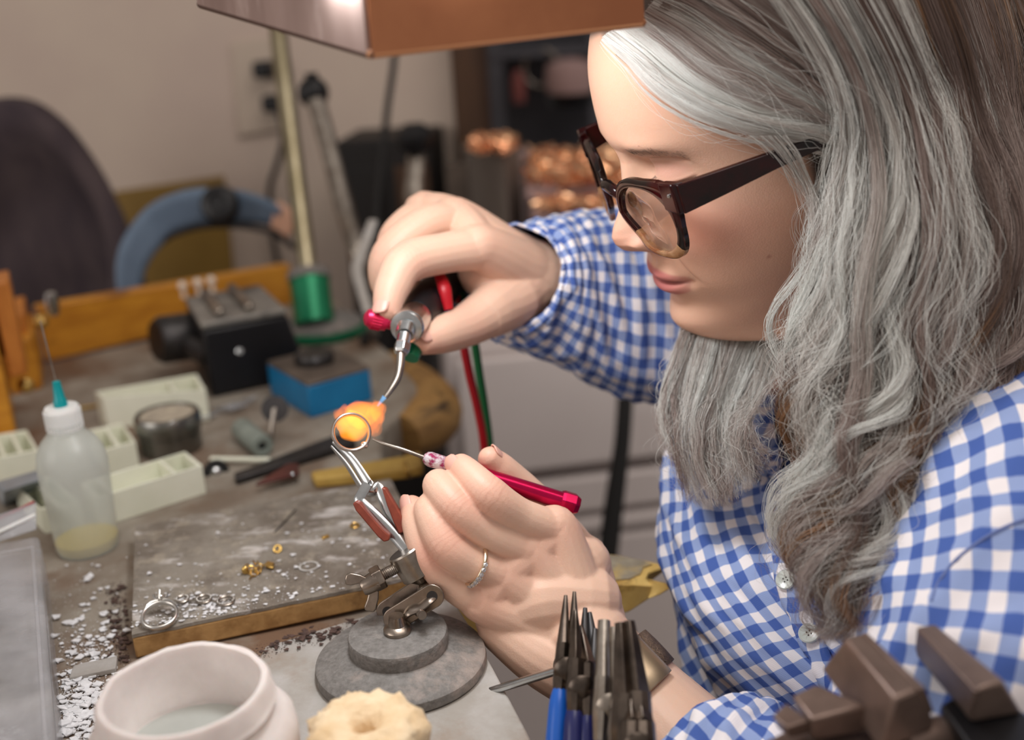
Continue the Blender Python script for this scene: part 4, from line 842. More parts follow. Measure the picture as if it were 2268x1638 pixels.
# ================================================================== JEWELLERY ON THE BOARD
er = thing('engagement_ring_mount', 'white metal engagement ring mount with open claws standing on the solder board', 'ring', onboard(355, 1385))
rc2 = onboard(354, 1362, .0048); rax = np.array([.06, -.30, .94]); rax /= np.linalg.norm(rax)
mb = MB(); mb.torus(rc2, .0098, .0011, axis=rax, seg=72, rs=12, sq=1.5); mb.build('ring_band', M['silver'], er)
a_, b_, d_ = frame_from(rax)
if b_[2] < 0: a_, b_ = -a_, -b_
topd = b_
for sgn in (-1, 1):
    pts = [rc2+(a_*sgn*math.cos(w)+b_*math.sin(w))*r_ for w, r_ in ((.5, .0100), (.8, .0116), (1.15, .0124), (1.45, .0122))]
    mb = MB(); mb.tube(pts, .0009, seg=8, smooth_n=16); mb.build('cathedral_shoulder', M['silver'], er)
hc = rc2+b_*.0118
for w in (0, PI/2, PI, 3*PI/2):
    o_ = a_*math.cos(w)+d_*math.sin(w); mb = MB(); mb.tube([hc+o_*.0016, hc+o_*.0032+b_*.0022, hc+o_*.0040+b_*.0050], [.0007, .0007, .0008], seg=8, smooth_n=10, round_end=True); mb.build('claw', M['silver'], er)
mb = MB(); mb.torus(hc+b_*.0012, .0026, .0006, axis=b_, seg=28); mb.build('collet', M['silver'], er)
mb = MB()
for k in range(26):
    w = .35+2.44*k/25; mb.ball(rc2+(a_*math.cos(w)+b_*math.sin(w))*.0108, .00062, 8, 6)
mb.build('pave_stone', M['gem'], er)['kind'] = 'stuff'
hl = thing('triple_halo_link', 'oxidised silver link of three beaded halo settings beside the ring mount', 'jewellery', onboard(455, 1330))
hp = [(404, 1326, .0034), (452, 1326, .0042), (500, 1330, .0048)]
for x, y, r_ in hp:
    c = onboard(x, y, .0022); mb = MB(); mb.torus(c, r_, .0009, axis=(.05, -.1, 1), seg=36); hs = mb.build('halo', M['steel'], hl)
    mb = MB()
    for k in range(18):
        w = 2*PI*k/18; mb.ball(c+np.array([math.cos(w)*r_, math.sin(w)*r_, .0008]), .0006, 8, 6)
    mb.build('bead', M['silver'], hs)['kind'] = 'stuff'
    mb = MB(); mb.torus(c-np.array([0, 0, .0014]), r_*.8, .0005, seg=28); mb.build('lower_gallery', M['steel'], hs)
for i in range(2):
    a2, b2 = onboard(hp[i][0]+14, hp[i][1]+3, .0016), onboard(hp[i+1][0]-16, hp[i+1][1]+3, .0016); mb = MB(); mb.tube([a2, b2], .0007, seg=8); mb.build('joining_bar', M['steel'], hl)
gd = thing('gold_earring_pile', 'little heap of gold earring posts and settings on the solder board', 'jewellery', onboard(566, 1265))
for (x, y, ax_, r_) in ((556, 1262, (.3, -.9, .4), .0026), (563, 1268, (.1, -.6, .8), .0022), (572, 1262, (-.5, -.6, .5), .0024), (549, 1258, (.7, -.4, .4), .0024), (578, 1250, (.4, .5, .6), .002)):
    mb = MB(); mb.torus(onboard(x, y, .0024), r_, .00055, axis=ax_, seg=24, rs=8); mb.build('earring_loop', M['gold'], gd)
for (x0, y0, z0_, x1, y1, z1_) in ((562, 1272, .0015, 552, 1282, .002), (566, 1252, .003, 572, 1241, .006), (578, 1256, .003, 590, 1246, .005), (560, 1256, .002, 580, 1262, .003), (566, 1250, .002, 560, 1240, .005)):
    mb = MB(); mb.tube([onboard(x0, y0, z0_), onboard(x1, y1, z1_)], .00045, seg=8); mb.build('post', M['gold'], gd)
mb = MB(); c = onboard(543, 1262, .0028); mb.ball(c, (.0024, .002, .003), 12, 8); mb.build('gold_cup', M['gold'], gd)
mb = MB(); q = [onboard(x, y, .0008) for x, y in ((588, 1258), (606, 1262), (610, 1252), (592, 1246))]; mb.hexa(q, [p+[0, 0, .0022] for p in q]); mb.build('gold_bar', M['gold'], gd, bevel=.0008)
mb = MB(); c = onboard(615, 1215, .0022); mb.torus(c, .0022, .0009, axis=(.2, -.7, .6), seg=24); mb.ball(c+[.001, 0, -.0006], .0011, 8, 6); tag(mb.build('gold_finding', M['gold']), 'single small gold ring back on the board beyond the gold pile', 'jewellery')
mb = MB(); mb.torus(onboard(786, 1163, .001), .0026, .0009, axis=(.1, -.2, 1), seg=28); tag(mb.build('brass_jump_ring', M['gold']), 'small brass jump ring on the scorched far right of the board', 'ring')
mb = MB(); q = [onboard(x, y, .0003) for x, y in ((712, 1190), (728, 1185), (730, 1190), (714, 1195))]; mb.hexa(q, [p+[0, 0, .0012] for p in q]); tag(mb.build('gold_offcut', M['gold'], bevel=.0003), 'tiny flat gold offcut on the board near the tweezers', 'offcut')
mb = MB(); mb.tube([onboard(608, 1178, .0006), onboard(655, 1128, .0006)], .00045, seg=6); tag(mb.build('binding_wire', M['darksteel']), 'short thin straight dark wire lying across the board', 'wire')
c = onboard(684, 1253, .0006); mb = MB(); mb.torus(c, .0058, .0006, seg=40, rs=8, sq=.5); tag(mb.build('white_flux_ring', M['dust']), 'thin white circle of dried flux on the board', 'residue')
# flakes and crumbs: nobody could count them
def flakes(name, label, cat, spots, m, r0, r1, zf, lift=.0003):
    mb = MB()
    for x, y in spots:
        c = np.array(zf(x, y)); r_ = r0+(r1-r0)*RNG.random()**6; n = RNG.integers(4, 7); w0 = RNG.random()*7; t_ = RNG.normal(0, .25, 2)
        pl = [c+np.array([math.cos(w0+2*PI*k/n)*r_*(.55+.6*RNG.random()), math.sin(w0+2*PI*k/n)*r_*(.4+.6*RNG.random()), 0]) for k in range(n)]
        pl = [p+np.array([0, 0, lift+abs((p-c)[0]*t_[0]+(p-c)[1]*t_[1])]) for p in pl]; mb.slab(pl, (0, 0, r_*.18+.0001))
    return tag(mb.build(name, m, smooth=False), label, cat, kind='stuff')
def cloud(n, x0, y0, sx_, sy_): return [(x0+RNG.normal()*sx_, y0+RNG.normal()*sy_) for _ in range(n)]
def tri(x, y, poly_):
    ins = False; j = len(poly_)-1
    for i in range(len(poly_)):
        (xi, yi), (xj, yj) = poly_[i], poly_[j]
        if (yi > y) != (yj > y) and x < (xj-xi)*(y-yi)/(yj-yi)+xi: ins = not ins
        j = i
    return ins
bpx = [(292, 1395), (268, 1185), (480, 1120), (760, 1060), (840, 1070), (900, 1275), (600, 1345)]
sp_ = cloud(900, 450, 1358, 70, 26)+cloud(420, 640, 1300, 130, 36)+cloud(110, 560, 1190, 170, 60)+cloud(60, 830, 1180, 30, 50)+cloud(300, 350, 1395, 40, 18)+cloud(90, 490, 1345, 22, 12)
flakes('white_board_flakes', 'white flux flakes scattered over the solder board around the jewellery', 'flakes', [p for p in sp_ if tri(*p, bpx)], M['white_flake'], .00018, .0022, lambda x, y: onboard(x, y))
bp2 = [(135, 1660), (110, 1240), (262, 1240), (290, 1470), (230, 1600), (215, 1660)]
sp_ = cloud(1500, 172, 1575, 45, 55)+cloud(420, 195, 1440, 45, 45)+cloud(90, 190, 1330, 45, 60)
flakes('white_bench_flakes', 'drift of white plaster flakes on the bench between clear box and jar', 'flakes', [p for p in sp_ if tri(*p, bp2)], M['white_flake'], .0003, .0040, lambda x, y: PB(x, y, .9004))
sp_ = [(268+RNG.normal()*14+(y-1400)*.05, y) for y in RNG.uniform(1290, 1470, 520)]
flakes('dark_crumbs', 'dark red brown crumbs along the left edge of the solder board', 'crumbs', [p for p in sp_ if p[0] < 278+(p[1]-1290)*.07], M['dark_crumb'], .0003, .0026, lambda x, y: PB(x, y, .9004))
sp_ = [(x, 1440-(x-590)*.26+RNG.normal()*9) for x in RNG.uniform(560, 840, 320)]
flakes('gap_debris', 'brown dust and chips in the gap before the solder board', 'crumbs', sp_, M['dark_crumb'], .0003, .0032, lambda x, y: PB(x, y, .9065))
mb = MB(); q = [PB(155, 1512, .9004), PB(258, 1490, .9004), PB(262, 1462, .9004), PB(165, 1484, .9004)]; mb.hexa(q, [p+[0, 0, .0035] for p in q]); tag(mb.build('grey_strip', M['sheet'], bevel=.0006), 'short flat grey strip among white flakes behind the jar', 'strip')

# ================================================================== PLIERS
rack = thing('plier_rack', 'steel rod rack with hooked end hung on the bench edge holding pliers', 'rack', P(1170, 1505, .60))
r0_, r1_ = P(1060, 1538, .605), P(1246, 1481, .570)
mb = MB(); mb.tube([r0_, r1_], .0022, seg=14); mb.build('rod', M['brightsteel'], rack)
mb = MB(); mb.torus(r1_, .0058, .0014, axis=(RGT*.8+FWD*.55), seg=28, rs=10, a0=-.6, a1=4.4); mb.build('hook', M['darksteel'], rack)
r2_ = P(1250, 1760, .545); mb = MB(); mb.tube([r1_, P(1300, 1560, .57), P(1420, 1610, .565)], .003, smooth_n=14); mb.tube([P(1080, 1535, .606), P(1150, 1800, .60)], .003); mb.build('support_bar', M['darksteel'], rack)
def pliers(label, tips, jb, hb_, d, r_tip, r_base, kind, grip, m=None):
    m = m or M['pliersteel']
    c = (np.mean([P(*p, d) for p in jb], axis=0)); t = thing('pliers', label, 'pliers', c-np.array([0, 0, .10]), 'pliers standing in the rack')
    for k in range(2):
        a0_, a1_ = P(*jb[k], d), P(*tips[k], d+.012)
        mb = MB()
        if kind == 'round': mb.tube([a0_, a0_*.5+a1_*.5, a1_], [r_base, (r_base+r_tip)*.52, r_tip], seg=14, smooth_n=10)
        elif kind == 'flat': mb.tube([a0_, a0_*.5+a1_*.5, a1_], [r_base, (r_base+r_tip)*.52, r_tip], seg=4, smooth_n=6)
        else: mb.tube([a0_, a1_], [r_base, r_tip], seg=20)
        mb.build('jaw', m, t, bevel=.0003 if kind == 'flat' else 0, angle=50)
        lo = P(*hb_[k], d-.01)
        mb = MB(); mb.tube([a0_+(a1_-a0_)*.02, a0_*.45+lo*.55, lo], [r_base*1.05, r_base*1.2, r_base*.9], seg=10, smooth_n=10); mb.build('shank', m, t)
        if grip is not None:
            l2 = lo+(lo-a0_)*1.3; mb = MB(); mb.tube([lo-(lo-a0_)*.28, lo, (lo+l2)/2, l2], [.0034, .0050, .0054, .0046], seg=14, smooth_n=14, round_end=True); mb.build('grip', grip, t)
    ctr = (P(*jb[0], d)+P(*jb[1], d))/2; lo = (P(*hb_[0], d-.01)+P(*hb_[1], d-.01))/2; piv = ctr*.6+lo*.4
    mb = MB(); mb.lathe([(0, -.005), (.0062, -.005), (.0066, -.003), (.0066, .004), (.0040, .0056), (0, .0058)], piv, axis=-FWD, seg=22); mb.build('pivot', m, t)
pliers('slender round nosed pliers with blue grips, nearest the steel rod', [(1253, 1318), (1272, 1310)], [(1248, 1425), (1270, 1430)], [(1238, 1560), (1268, 1560)], .555, .0009, .0034, 'round', M['blueGrip'])
pliers('thin dark pliers standing between the round nosed pair and the silvery pair', [(1296, 1346), (1306, 1356)], [(1294, 1440), (1316, 1440)], [(1290, 1590), (1312, 1590)], .560, .0011, .0032, 'round', M['navyGrip'], M['darksteel'])
pliers('chain nosed pliers with pointed bright jaws standing low among the row', [(1275, 1350), (1287, 1384)], [(1276, 1460), (1302, 1470)], [(1272, 1600), (1300, 1610)], .545, .0010, .0040, 'flat', M['navyGrip'])
pliers('bow opening pliers with a wide silvery half round jaw', [(1338, 1374), (1360, 1390)], [(1336, 1500), (1366, 1510)], [(1330, 1640), (1368, 1650)], .53, .0030, .0040, 'half', None, M['steel'])
pliers('heavy flat brown steel pliers standing nearest the mesh watch band', [(1374, 1378), (1393, 1374)], [(1384, 1540), (1412, 1535)], [(1378, 1680), (1414, 1670)], .515, .0028, .0058, 'flat', None)
pliers('short blunt pliers low in front of the heavy flat pair', [(1396, 1524), (1414, 1530)], [(1400, 1600), (1424, 1600)], [(1398, 1720), (1426, 1720)], .505, .0026, .0052, 'flat', None)
pliers('small dark pliers leaning right behind the silvery jaw', [(1318, 1392), (1328, 1398)], [(1316, 1480), (1332, 1484)], [(1312, 1610), (1334, 1610)], .55, .0012, .0034, 'round', None, M['darksteel'])

# ================================================================== VISE
vz = thing('bench_vise', 'brown steel bench vise with two open block jaws at the lower right corner', 'vise', P(1950, 1640, .45)*np.array([1, 1, 0])+np.array([0, 0, .72]))
VZ = P(1890, 1405, .470)[2]
def vblock(name, top, bot, dz=0, drop=.03, m=None, bev=.0018):
    t = [PB(x, y, VZ+dz) for x, y in top]; b = [PB(x, y, VZ+dz-drop) if x is not None else None for x, y in bot]
    mb = MB(); mb.hexa(b, t); return mb.build(name, m or M['viseiron'], vz, bevel=bev, bseg=3)
vblock('fixed_jaw', [(1869, 1413), (1982, 1546), (2047, 1521), (1916, 1398)], [(1818, 1482), (1950, 1668), (2072, 1610), (1930, 1452)], drop=.026)
vblock('jaw_face_plate', [(1908, 1401), (2036, 1526), (2049, 1521), (1918, 1398)], [(1926, 1440), (2056, 1582), (2070, 1576), (1938, 1438)], dz=.0008, drop=.018, bev=.0006)
vblock('moving_jaw', [(2032, 1386), (2163, 1528), (2224, 1506), (2071, 1379)], [(2026, 1450), (2150, 1600), (2268, 1580), (2090, 1440)], drop=.022)
vblock('jaw_face_plate', [(2030, 1390), (2160, 1530), (2174, 1526), (2040, 1386)], [(2026, 1440), (2146, 1584), (2160, 1580), (2040, 1436)], dz=.0008, drop=.018, bev=.0006)
vblock('anvil_step', [(1752, 1537), (1796, 1594), (1920, 1560), (1805, 1512)], [(1770, 1590), (1800, 1640), (1940, 1620), (1840, 1560)], dz=-.016, drop=.014)
vblock('anvil_horn', [(1708, 1584), (1742, 1612), (1794, 1594), (1740, 1554)], [(1722, 1612), (1750, 1634), (1800, 1622), (1760, 1590)], dz=-.018, drop=.010, bev=.0012)
vblock('body_casting', [(1690, 1640), (1800, 1760), (2080, 1640), (1900, 1540)], [(1700, 1740), (1820, 1860), (2080, 1760), (1900, 1640)], dz=-.034, drop=.03)
vblock('slide_bar', [(2080, 1560), (2180, 1700), (2320, 1620), (2180, 1500)], [(2100, 1700), (2200, 1860), (2330, 1780), (2200, 1640)], dz=-.022, drop=.04, m=M['blackplastic'])
mb = MB(); mb.tube([PB(2000, 1640, VZ-.034), PB(2180, 1610, VZ-.034)], .0075, seg=18); mb.build('lead_screw', M['viseiron'], vz)
pz = P(1960, 1740, .43); mb = MB(); mb.tube([pz, (pz[0], pz[1], .72)], .03); mb.lathe([(0, 0), (.05, 0), (.05, .02), (0, .02)], (pz[0], pz[1], .72)); mb.build('pedestal', M['viseiron'], vz)
mb = MB(); mb.box((pz[0], pz[1], .36), (.10, .10, .718)); tag(mb.build('vise_post', M['benchedge'], bevel=.004), 'square wooden post carrying the brown vise below the frame', 'post')

# ================================================================== LAMP HOOD
hA, hB, hC = P(822, 119, .47), P(446, 9, .548), P(1421, 50, .528)
hD = hB+hC-hA
lamp = thing('bench_lamp', 'copper brown bench lamp hood with weathered end hanging over the torch and forehead', 'lamp', (np.array(hA)+hD)/2)
zz = np.array([0, 0, 1.]); hc_ = (hA+hB+hC+hD)/4
def upc(p, k): return p+zz*.085*k+(hc_-p)*np.array([1, 1, 0])*.02*k
def sheet(name, q, m, th_=.0022, bev=0):
    mb = MB(); n_ = np.cross(q[1]-q[0], q[3]-q[0]); n_ /= np.linalg.norm(n_); mb.slab(q, n_*th_); return mb.build(name, m, lamp, bevel=bev)
sheet('front_shell', [hA, hC, upc(hC, 1), upc(hA, 1)], M['hood'])
sheet('end_panel', [hB, hA, upc(hA, 1), upc(hB, 1)], M['hoodend'])
sheet('rear_shell', [hD, hB, upc(hB, 1), upc(hD, 1)], M['hood'])
sheet('end_panel', [hC, hD, upc(hD, 1), upc(hC, 1)], M['hood'])
sheet('top_shell', [upc(hA, 1), upc(hC, 1), upc(hD, 1), upc(hB, 1)], M['hood'])
for a_, b_, m_ in ((hA, hB, M['hoodrim']), (hA, hC, M['hoodlipglow']), (hC, hD, M['hood']), (hD, hB, M['hoodrim'])):
    mb = MB(); mb.tube([a_, b_], .0022, seg=10, round_end=True); mb.build('rim_bead', m_, lamp)
for k in (.33, .67):
    a_ = (hA*(1-k)+hB*k)*.90+(hC*(1-k)+hD*k)*.10+zz*.035; b_ = (hA*(1-k)+hB*k)*.10+(hC*(1-k)+hD*k)*.90+zz*.035
    mb = MB(); mb.tube([a_, b_], .007, seg=14, round_end=True); mb.build('lamp_tube', M['tube'], lamp)
a_ = (upc(hA, 1)+upc(hD, 1))/2
mb = MB(); mb.tube([a_-zz*.004, a_+zz*.10, a_+np.array([-.05, .20, .40]), np.array([-.20, 1.2, 2.0]), np.array([-.25, 1.80, 2.05])], .009, smooth_n=50, seg=12); mb.build('lamp_arm', M['darksteel'], lamp)
# the lamp's own light
al = area('lamp_light', hc_+zz*.022+(hB-hD)*.16, hc_-zz*.4+np.array([.06, .02, 0]), 0.13, .07, .86, (.93, .97, 1.0))

# ================================================================== PERSON
def camv(x, y, z): return RGT*x+UPV*y-FWD*z          # camera-like axes used only to write directions down
HL = camv(.247, -.368, .896); HL /= np.linalg.norm(HL)
HF = camv(-.909, -.408, .083); HF -= HL*(HF@HL); HF /= np.linalg.norm(HF)
HU = np.cross(HF, HL)
HN = P(1385.7, 347, .645); HS = .00112; DS = .806
def hd(x, y, z): return HN+HS*(HF*x+HL*y+HU*z)
def hdv(A): return HN+HS*(A[..., 0:1]*HF+A[..., 1:2]*HL+A[..., 2:3]*HU)
tab = np.array([  # z, front x, half width, back x
 (-160, -72, 50, -150), (-135, -62, 50, -149), (-122, -44, 49, -148), (-116, -26, 47, -147), (-112, -14, 45, -147), (-108, -7, 43, -148), (-103, -2.5, 42.5, -148), (-97, 0, 44, -150), (-84, -2.5, 51, -155),
 (-70, 2, 57, -162), (-55, 1, 62, -170), (-40, -2, 66, -176), (-20, -5, 69, -180), (0, .5, 70, -183), (15, 5.5, 71, -185), (30, 5, 72, -186), (46, 1.5, 72, -185), (58, -4, 71, -183),
 (70, -12, 69, -178), (88, -28, 60, -165), (103, -48, 44, -140), (112, -64, 25, -112), (116, -80, 4, -86)])
zs_ = np.concatenate([np.linspace(-160, -118, 14)[:-1], np.linspace(-118, 62, 250)[:-1], np.linspace(62, 116, 30)])
th_ = np.concatenate([np.linspace(-PI, -1.75, 24)[:-1], np.linspace(-1.75, 1.75, 300)[:-1], np.linspace(1.75, PI, 24)[:-1]])
def sm(xs, ys, x):      # smooth monotone-ish interpolation of a table
    xs = np.array(xs, float); ys = np.array(ys, float); m = np.gradient(ys, xs); i = np.clip(np.searchsorted(xs, x)-1, 0, len(xs)-2)
    h = xs[i+1]-xs[i]; t = (x-xs[i])/h
    return (2*t**3-3*t**2+1)*ys[i]+(t**3-2*t**2+t)*h*m[i]+(-2*t**3+3*t**2)*ys[i+1]+(t**3-t**2)*h*m[i+1]
Z, TH = np.meshgrid(zs_, th_, indexing='ij')
m0, hw, bx_ = [sm(tab[:, 0], tab[:, k], Z) for k in (1, 2, 3)]; xc = -78+0*Z; xc = np.minimum(xc, m0-6)
ct_, st_ = np.cos(TH), np.sin(TH)
Y = hw*np.sign(st_)*np.abs(st_)**.95
X = np.where(ct_ > 0, xc+(m0-xc)*np.abs(ct_)**.92, xc+(xc-bx_)*ct_)
g = lambda y, z, cy, cz, sy, sz: np.exp(-((y-cy)/sy)**2-((z-cz)/sz)**2)
AY = np.abs(Y); fm_ = np.clip(ct_*4, 0, 1)
D_ = np.zeros_like(X)
# nose
nz_ = np.array([(-58, 0), (-55, 1.0), (-53, 3.0), (-51.5, 6.5), (-49, 12.5), (-46, 17.6), (-42, 21), (-38, 22.4), (-34, 21.4), (-28, 18), (-20, 13.4), (-10, 8), (-2, 3.2), (5, .6), (14, 0)])
nh = np.where((Z > -58) & (Z < 14), np.interp(Z, nz_[:, 0], nz_[:, 1]), 0)
wn_ = np.interp(Z, [-57, -50, -46, -42, -36, -28, -18, -8, 0, 14], [9, 10.5, 12.5, 13.2, 12, 10.8, 9.6, 8.8, 8.5, 10])
D_ += nh*np.exp(-(AY/wn_)**2.3)
D_ += 7.5*g(AY, Z, 13.6, -43, 5.0, 5.2)-1.8*g(AY, Z, 20.5, -43, 2.6, 6)
D_ += -7*g(AY, Z, 6.5, -50.2, 3.0, 1.7)
# lips
zm = -70+.0045*AY**2
D_ += 3.4*np.clip(1-(AY/27)**2, 0, 1)*np.exp(-((Z-(-65.6+.004*AY**2))/3.6)**2)*(1-.16*np.exp(-(AY/2.2)**2))
D_ += 4.0*np.clip(1-(AY/24)**2, 0, 1)*np.exp(-((Z-(-74.8+.006*AY**2))/3.9)**2)
D_ += -3.4*np.clip(1-(AY/26)**4, 0, 1)*np.exp(-((Z-zm)/1.15)**2)-2.6*g(AY, Z, 26, -67.5, 3.2, 2.6)
D_ += -.8*g(AY, Z, 0, -57, 2.4, 4)+.5*g(AY, Z, 4.5, -57, 2, 4)-1.0*g(AY, Z, 0, -83, 16, 4)+2.0*g(AY, Z, 0, -98, 15, 8)
# eyes
D_ += -7.0*g(AY, Z, 31, -3, 13, 8.5)-5.5*g(AY, Z, 15, -4, 5.5, 7)
D_ += 6.2*g(AY, Z, 31, -7, 11, 7.5)
zc_ = 2.8-.011*(AY-31)**2; zl = -11.2+.016*(AY-31)**2
inl = np.clip(1-((AY-31)/15)**4, 0, 1)
D_ += -1.9*inl*np.exp(-((Z-zc_)/1.3)**2)+.7*inl*np.exp(-((Z-zc_-2.4)/1.6)**2)-1.5*inl*np.exp(-((Z-zl)/.9)**2)+.6*inl*np.exp(-((Z-zl-1.3)/1.0)**2)
D_ += 2.6*g(AY, Z, 29, 9, 17, 6)+1.0*g(AY, Z, 0, 10, 12, 8)
D_ += 4.0*g(AY, Z, 48, -30, 15, 13)+2.6*g(AY, Z, 36, -44, 14, 13)
nl = np.abs((AY-16)-(-(Z+44))*.62); D_ += -1.3*np.exp(-(nl/2.2)**2)*np.clip((Z+70)/6, 0, 1)*np.clip((-40-Z)/5, 0, 1)
for w_ in (-2.2, 0, 2.2): D_ += -.22*np.exp(-((Z-(-14-w_*1.6-(AY-44)*.1))/.6)**2)*g(AY, 0*Z, 47, 0, 6, 1)
X = X+D_*fm_
head_pts = hdv(np.stack([X, Y, Z], -1)); nH, mH = Z.shape
# skin colours, a darker lip line, and shade painted into the nostrils
def mixc(a, b, t): return a*(1-t[..., None])+np.array(b)*t[..., None]
SK = np.array(lin(214, 170, 145)[:3]); hc_l = np.broadcast_to(SK, X.shape+(3,)).copy()
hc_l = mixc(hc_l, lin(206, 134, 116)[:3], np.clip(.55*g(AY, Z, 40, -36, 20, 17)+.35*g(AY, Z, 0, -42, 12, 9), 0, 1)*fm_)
ul = np.clip(1-(AY/26.5)**2, 0, 1)**.4*(np.clip(((-61.6+.0+.5*np.exp(-(AY/3)**2)*-1.4-.002*AY**2)-Z)/1.2, 0, 1)*np.clip((Z-zm)/.8+1, 0, 1))
ll = np.clip(1-(AY/25)**2, 0, 1)**.4*(np.clip((zm-Z)/.8, 0, 1)*np.clip((Z-(-79.6+.010*AY**2))/1.4, 0, 1))
hc_l = mixc(hc_l, lin(178, 92, 96)[:3], np.clip(ul+ll, 0, 1)*fm_*.85)
hc_l = mixc(hc_l, lin(96, 44, 44)[:3], np.clip(1-(AY/25)**6, 0, 1)*np.exp(-((Z-zm)/.8)**2)*fm_*.8)
hc_l = mixc(hc_l, lin(120, 92, 76)[:3], .62*np.exp(-((Z-(8.0-.05*(AY-30)-.013*(AY-30)**2))/2.6)**2)*np.clip(1-((AY-29)/17)**2, 0, 1)*fm_)
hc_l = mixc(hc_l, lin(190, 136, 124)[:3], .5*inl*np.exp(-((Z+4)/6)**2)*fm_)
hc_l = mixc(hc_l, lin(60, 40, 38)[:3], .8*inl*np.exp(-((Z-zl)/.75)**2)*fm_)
hc_l = mixc(hc_l, lin(110, 52, 44)[:3], .9*np.clip(g(AY, Z, 6.5, -50.6, 2.8, 1.3), 0, 1)*fm_)
hc_l = mixc(hc_l, lin(150, 92, 74)[:3], .6*np.exp(-((X+39)/1.0)**2-((Z+58.5)/1.0)**2)*(Y > 0))
hl_ = np.interp(AY, [0, 30, 50, 60, 66, 70, 73], [61, 55, 43, 33, 26, 15, 2])
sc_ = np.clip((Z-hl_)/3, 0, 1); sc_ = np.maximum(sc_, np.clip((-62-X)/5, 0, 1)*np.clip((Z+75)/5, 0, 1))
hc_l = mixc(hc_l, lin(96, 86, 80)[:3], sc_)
HV = head_pts.reshape(-1, 3); HC = hc_l.reshape(-1, 3)
HFc = [(i*mH+k, i*mH+(k+1) % mH, (i+1)*mH+(k+1) % mH, (i+1)*mH+k) for i in range(nH-1) for k in range(mH)]+[tuple((nH-1)*mH+k for k in range(mH))]

# ---- arms and hands: one grown skin
bodyb = MB()
def limb(pts, rad, n=26, seg=18, flat=1.0): bodyb.tube([np.array(p) for p in pts], rad, seg=seg, smooth_n=n, round_end=True, flat=flat, up=tuple(FWD))
def J(x, y, d): return P(x, y, d)
R1 = lambda px, d: px*d/FPX           # a width measured in the picture at depth d
# left (near) hand
dL = .632
IDX = [J(1236, 1176, .640), J(1150, 1140, .628), J(1084, 1096, .620), J(1040, 1052, .628), J(1022, 1034, .634)]
MID = [J(1180, 1226, .636), J(1075, 1175, .624), J(1010, 1122, .620), J(972, 1075, .632), J(985, 1080, .650)]
RIN = [J(1118, 1276, .632), J(1040, 1246, .622), J(985, 1205, .618), J(952, 1130, .628), J(966, 1128, .648)]
PIN = [J(1075, 1335, .632), J(1010, 1300, .628), J(950, 1235, .626), J(922, 1165, .632), J(913, 1122, .640)]
THB = [J(1290, 1240, .668), J(1220, 1150, .668), J(1155, 1085, .664), J(1105, 1036, .655), J(1086, 1016, .650)]
WRL = J(1322, 1440, .634)
limb(IDX, [.0112, .0098, .0108, .0088, .0078])
limb(MID, [.0108, .0096, .0104, .0094, .0082])
limb(RIN, [.0106, .0093, .0101, .0090, .0080])
limb(PIN, [.0104, .0090, .0090, .0080, .0068])
limb(THB, [.0135, .0118, .0112, .0096, .0074])
for A_, r_ in ((IDX, .0128), (MID, .0126), (RIN, .0126), (PIN, .0124)):
    mcp = A_[0]; mid = mcp*.5+WRL*.5+FWD*.004; limb([A_[1]*.25+mcp*.75, mcp, mid, WRL], [r_*.88, r_, r_*1.18, .0215])
limb([IDX[0], MID[0], RIN[0], PIN[0]], [.0115, .0118, .0118, .0112])
limb([J(1290, 1250, .655), J(1220, 1300, .652), J(1140, 1350, .648)], [.017, .019, .015])
limb([J(1300, 1330, .642), J(1200, 1330, .640), J(1110, 1370, .640)], [.020, .022, .015])
limb([THB[0], WRL], [.016, .021]); limb([J(1110, 1390, .640), J(1200, 1450, .634), J(1290, 1490, .632)], [.014, .018, .022])
limb([J(1300, 1420, .635), J(1345, 1475, .631), J(1430, 1566, .622), J(1540, 1690, .600), J(1640, 1800, .580), J(1720, 1890, .560)], [.0255, .0255, .0285, .0340, .036, .034], n=40, seg=28)
# right (far) hand around the torch
IDR = [J(1066, 548, .742), J(985, 560, .728), J(902, 582, .712), J(868, 638, .704), J(856, 682, .698)]
MIR = [J(1012, 486, .762), J(940, 500, .746), J(866, 562, .738), J(856, 625, .745), J(890, 668, .752)]
RIR = [J(950, 470, .782), J(900, 500, .770), J(872, 540, .766), J(880, 600, .778), J(915, 640, .782)]
PIR = [J(930, 500, .805), J(900, 530, .800), J(885, 570, .800), J(900, 620, .808), J(930, 650, .805)]
THR = [J(1150, 655, .768), J(1085, 690, .752), J(1030, 722, .738), J(975, 742, .722), J(940, 756, .712)]
WRR = J(1190, 618, .792)
limb(IDR, [.0145, .0132, .0134, .0112, .0088]); limb(MIR, [.0140, .0126, .0126, .0112, .0095]); limb(RIR, [.0135, .012, .0118, .0106, .009]); limb(PIR, [.012, .0108, .0104, .0094, .008])
limb(THR, [.018, .0170, .0140, .0122, .0088])
for A_, r_ in ((IDR, .0155), (MIR, .0150), (RIR, .0142), (PIR, .013)):
    mcp = A_[0]; limb([A_[1]*.3+mcp*.7, mcp, mcp*.5+WRR*.5-FWD*.002, WRR], [r_*.9, r_, r_*1.25, .026])
limb([IDR[0], MIR[0], RIR[0], PIR[0]], [.0140, .0140, .0135, .012])
limb([J(1075, 600, .765), WRR], [.019, .028]); limb([THR[1], WRR], [.018, .026])
limb([J(1165, 612, .785), J(1225, 632, .805), J(1350, 665, .83), J(1480, 700, .845), J(1600, 730, .835)], [.0275, .0300, .036, .040, .040], n=36, seg=28)
